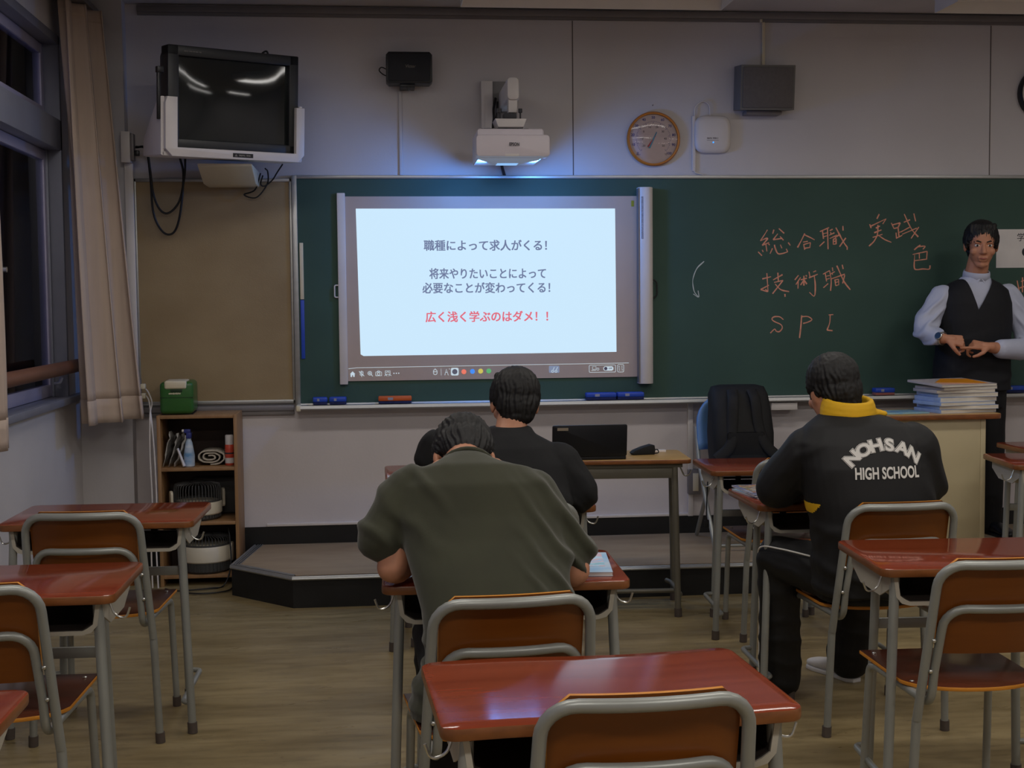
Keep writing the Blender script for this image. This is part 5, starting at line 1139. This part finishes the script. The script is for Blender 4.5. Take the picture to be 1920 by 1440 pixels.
def on_surface(name, layers, target, root, origin, mtxf, off0=.0025, cut=.012):
    """lettering printed on cloth: cut fine, then laid onto the surface behind it"""
    loc = Vector(target.parent.location); bvh = BVHTree.FromPolygons([v.co+loc for v in target.data.vertices], [p.vertices[:] for p in target.data.polygons])
    bm = bmesh.new(); mats = []
    for li, (me, m) in enumerate(layers):
        b2 = bmesh.new(); b2.from_mesh(me); bmesh.ops.triangulate(b2, faces=b2.faces)
        for _ in range(4):
            es = [e for e in b2.edges if e.calc_length() > cut]
            if not es: break
            bmesh.ops.subdivide_edges(b2, edges=es, cuts=1); bmesh.ops.triangulate(b2, faces=[f for f in b2.faces if len(f.verts) > 3])
        mats.append(m)
        vm = {}
        for v in b2.verts:
            p = mtxf(v.co); h = bvh.ray_cast(V(p.x, -6, p.z), V(0, 1, 0)); q = h[0] if h[0] else p
            vm[v] = bm.verts.new(V(p.x, q.y-off0-.0009*li, p.z)-Vector(root.location))
        for f in b2.faces:
            nf = bm.faces.new([vm[v] for v in f.verts]); nf.material_index = li
            nf.normal_update()
            if nf.normal.y > 0: nf.normal_flip()
        b2.free()
    me = bpy.data.meshes.new(name); bm.to_mesh(me); bm.free()
    for m in mats: me.materials.append(m)
    o = bpy.data.objects.new(name, me); COL.objects.link(o); o.parent = root
    return o
def arc_word(s, size, bold, rad, span, sx):
    """letters standing on an arc, widened"""
    bm = bmesh.new(); n = len(s)
    for i, ch in enumerate(s):
        me = text_me(ch, size, bold); xs = [v.co.x for v in me.vertices]; mid = (max(xs)+min(xs))/2
        a = R(span)*(.5-i/(n-1)); Rm = Matrix.Rotation(a, 4, 'Z'); nv = len(bm.verts)
        bm.from_mesh(me); bm.verts.ensure_lookup_table()
        for v in bm.verts[nv:]:
            p = V((v.co.x-mid)*sx, v.co.y+rad, 0); v.co = (Rm @ p)-V(0, rad, 0)
    me = bpy.data.meshes.new('w'); bm.to_mesh(me); bm.free(); return me
inner = mat('black_print_line', (22, 22, 24), .7)
wa = Matrix.Rotation(R(1.5), 3, 'Z')
layers = [(arc_word('NOHSAN', .051, .0042, .165, 80, 1.3), whiteprint), (arc_word('NOHSAN', .051, .0031, .165, 80, 1.3), inner), (arc_word('NOHSAN', .051, .0021, .165, 80, 1.3), whiteprint)]
on_surface('back_lettering', layers, jac, C_, None, lambda c: V(1.658, 0, .978)+V(*((wa @ V(c.x, c.y, 0)).x, 0, (wa @ V(c.x, c.y, 0)).y)))
def word(s, size, bold, wd):
    me = text_me(s, size, bold); xs = [v.co.x for v in me.vertices]; k = wd/(max(xs)-min(xs)); mid = (max(xs)+min(xs))/2
    for v in me.vertices: v.co.x = (v.co.x-mid)*k
    return me
on_surface('back_lettering', [(word('HIGH SCHOOL', .052, .0016, .222), whiteprint)], jac, C_, None, lambda c: V(1.667+c.x, 0, .888+c.y+c.x*.01))

# ---- teacher standing behind the desk
D_ = thing('person', 'teacher in dark navy vest and pale blue shirt standing at the board', 'person', (3.26, -.30, PH), 0)
hc, hM = P(3.286, -.335, 1.745), frame((-.30, -1, -.10), (.03, 0, 1))
mb = MB(); head_shapes(mb, hc, hM, 1.03); mb.chain([(3.27, -.285, 1.52), (3.277, -.30, 1.60), (3.286, -.315, 1.68)], [.070, .060, .056])
mb.loft([(P(3.27, -.29, 1.0), X*.155, Yv*.11), (P(3.27, -.29, 1.15), X*.15, Yv*.11), (P(3.27, -.285, 1.35), X*.175, Yv*.115), (P(3.27, -.28, 1.48), X*.185, Yv*.10), (P(3.27, -.28, 1.54), X*.10, Yv*.07)])
mb.chain([(3.105, -.285, 1.455), (2.975, -.332, 1.288), (2.995, -.470, 1.248)], [.042, .042, .033]); mb.chain([(2.995, -.470, 1.248), (3.010, -.495, 1.244)], [.030, .028])
mb.chain([(3.445, -.285, 1.455), (3.570, -.36, 1.19), (3.34, -.485, 1.185), (3.265, -.51, 1.195)], [.042, .043, .036, .029])
hand(mb, (3.022, -.505, 1.243), (.9, -.30, -.15), (-.0, .75, -.65), -1, (1.0, 1.05, 1.1, 1.15), .98, thumb=.9)
hand(mb, (3.245, -.520, 1.200), (-.97, -.05, .14), (.0, .55, -.8), 1, (.1, .85, .95, 1.05), .98, thumb=.6, straight_index=True)
for s in (-1, 1): mb.chain([(3.26+s*.09, -.29, 1.0), (3.26+s*.11, -.285, .62), (3.26+s*.115, -.27, PH+.09)], [.088, .062, .042]); mb.cap((3.26+s*.115, -.28, PH+.05), (3.26+s*.125, -.38, PH+.035), .030, .020)
organic('body', mb, skin, D_, .0042, 3); face_parts(D_, hc, hM, 1.03); hair(D_, hc, hM, 1.05, -.05, 13, side=.6)
# shirt sleeves and collar
mb = MB()
mb.loft([(P(3.27, -.29, 1.08), X*.165, Yv*.118), (P(3.27, -.288, 1.30), X*.182, Yv*.122), (P(3.27, -.285, 1.42), X*.195, Yv*.122), (P(3.27, -.283, 1.495), X*.185, Yv*.105), (P(3.272, -.285, 1.545), X*.10, Yv*.082), (P(3.276, -.29, 1.575), X*.072, Yv*.070)], 32, 2.3)
mb.chain([(3.092, -.285, 1.465), (3.012, -.31, 1.37), (2.972, -.335, 1.29), (2.975, -.38, 1.264), (2.990, -.455, 1.249)], [.068, .064, .063, .056, .046], 18)
mb.chain([(3.458, -.285, 1.465), (3.525, -.32, 1.33), (3.575, -.36, 1.20), (3.50, -.415, 1.178), (3.335, -.485, 1.184)], [.070, .067, .066, .062, .052], 18)
organic('shirt', mb, shirtb, D_, .0055, 4, folds([((-.7, -.7), .055, .012, lambda p: 1-sm(3.03, 3.10, p.x), 4), ((.6, -.8), .055, .012, lambda p: sm(3.45, 3.50, p.x), 6)]))
mb = MB()
for s in (-1, 1): mb.prism([(s*.003, .004), (s*.030, .020), (s*.064, .018), (s*.066, -.012), (s*.040, -.050)], 'y', -.006, .006, .002, mtx=Matrix.Translation((3.272-D_.location.x, -.368-D_.location.y, 1.555-D_.location.z)) @ Matrix.Rotation(R(-16), 4, 'X') @ Matrix.Rotation(R(s*28), 4, 'Z'))
mb.build('shirt_collar', shirtb, D_)
mb = MB(); mb.lathe([(.071, 0), (.070, .03), (.066, .045)], 28, (3.277-D_.location.x, -.295-D_.location.y, 1.562-D_.location.z), (0, -.25, 1), cap=False); mb.build('collar_band', shirtb, D_, solid=.004)
mb = MB()
mb.loft([(P(3.255, -.295, .955), X*.212, Yv*.158), (P(3.26, -.295, 1.06), X*.206, Yv*.152), (P(3.265, -.292, 1.20), X*.200, Yv*.146), (P(3.268, -.29, 1.34), X*.208, Yv*.142), (P(3.27, -.286, 1.43), X*.206, Yv*.135), (P(3.27, -.283, 1.50), X*.188, Yv*.117), (P(3.272, -.283, 1.54), X*.135, Yv*.098), (P(3.274, -.285, 1.562), X*.085, Yv*.082)], 36, 2.4)
vest = organic('vest', mb, vestm, D_, .0045, 4, folds([((.9, .2), .11, .004, lambda p: 1-sm(1.2, 1.35, p.z), 4)]))
bm = bmesh.new(); bm.from_mesh(vest.data); o_ = V(3.235, 0, 1.395)-D_.location        # cut the V neck so the shirt shows
for sl in (.66, -.26):
    bmesh.ops.bisect_plane(bm, geom=bm.verts[:]+bm.edges[:]+bm.faces[:], plane_co=(o_.x, 0, o_.z), plane_no=(1, 0, -sl))
kill = [f for f in bm.faces if (lambda c: c.y < -.0 and c.z > o_.z and -.26*(c.z-o_.z) < c.x-o_.x < .66*(c.z-o_.z))(f.calc_center_median())]
bmesh.ops.delete(bm, geom=kill, context='FACES'); bm.to_mesh(vest.data); bm.free(); vest.data.shade_smooth()
mb = MB(); mb.loft([(P(3.257, -.295, .86), X*.178, Yv*.13), (P(3.257, -.295, 1.0), X*.19, Yv*.14), (P(3.26, -.293, 1.06), X*.175, Yv*.128)], 30, 2.4)
for s in (-1, 1): mb.chain([(3.255+s*.092, -.29, .95), (3.26+s*.112, -.285, .60), (3.26+s*.117, -.27, PH+.06)], [.108, .078, .070], 18)
organic('trousers', mb, nav, D_, .007, 4, folds([((.2, 1), .12, .003, lambda p: 1, 2)]))
for s in (-1, 1): shoe('shoe', D_, (3.26+s*.117, -.245, PH+.001), (s*.15, -1, 0), blackpl, ms=blackpl)
# wristwatch and ring
wd = (P(3.010, -.495, 1.244)-P(2.995, -.470, 1.248)).normalized(); wc = P(3.004, -.485, 1.2455)-D_.location
mb = MB(); mb.lathe([(.034, -.009), (.0355, -.004), (.0355, .004), (.034, .009)], 28, wc, wd, cap=False); wt = mb.build('watch_strap', steel, D_, solid=.003)
wn = V(-.35, -.9, .25); wn = (wn-wd*wn.dot(wd)).normalized()
mb = MB(); mb.lathe([(.020, .028), (.0215, .032), (.0215, .040), (.019, .043)], 28, wc, wn); mb.build('watch_case', steel, wt)
mb = MB(); mb.lathe([(.0175, .0432), (.0175, .0438)], 24, wc, wn); mb.build('watch_dial', mat('blue_watch_dial', (40, 62, 92), .3), wt)
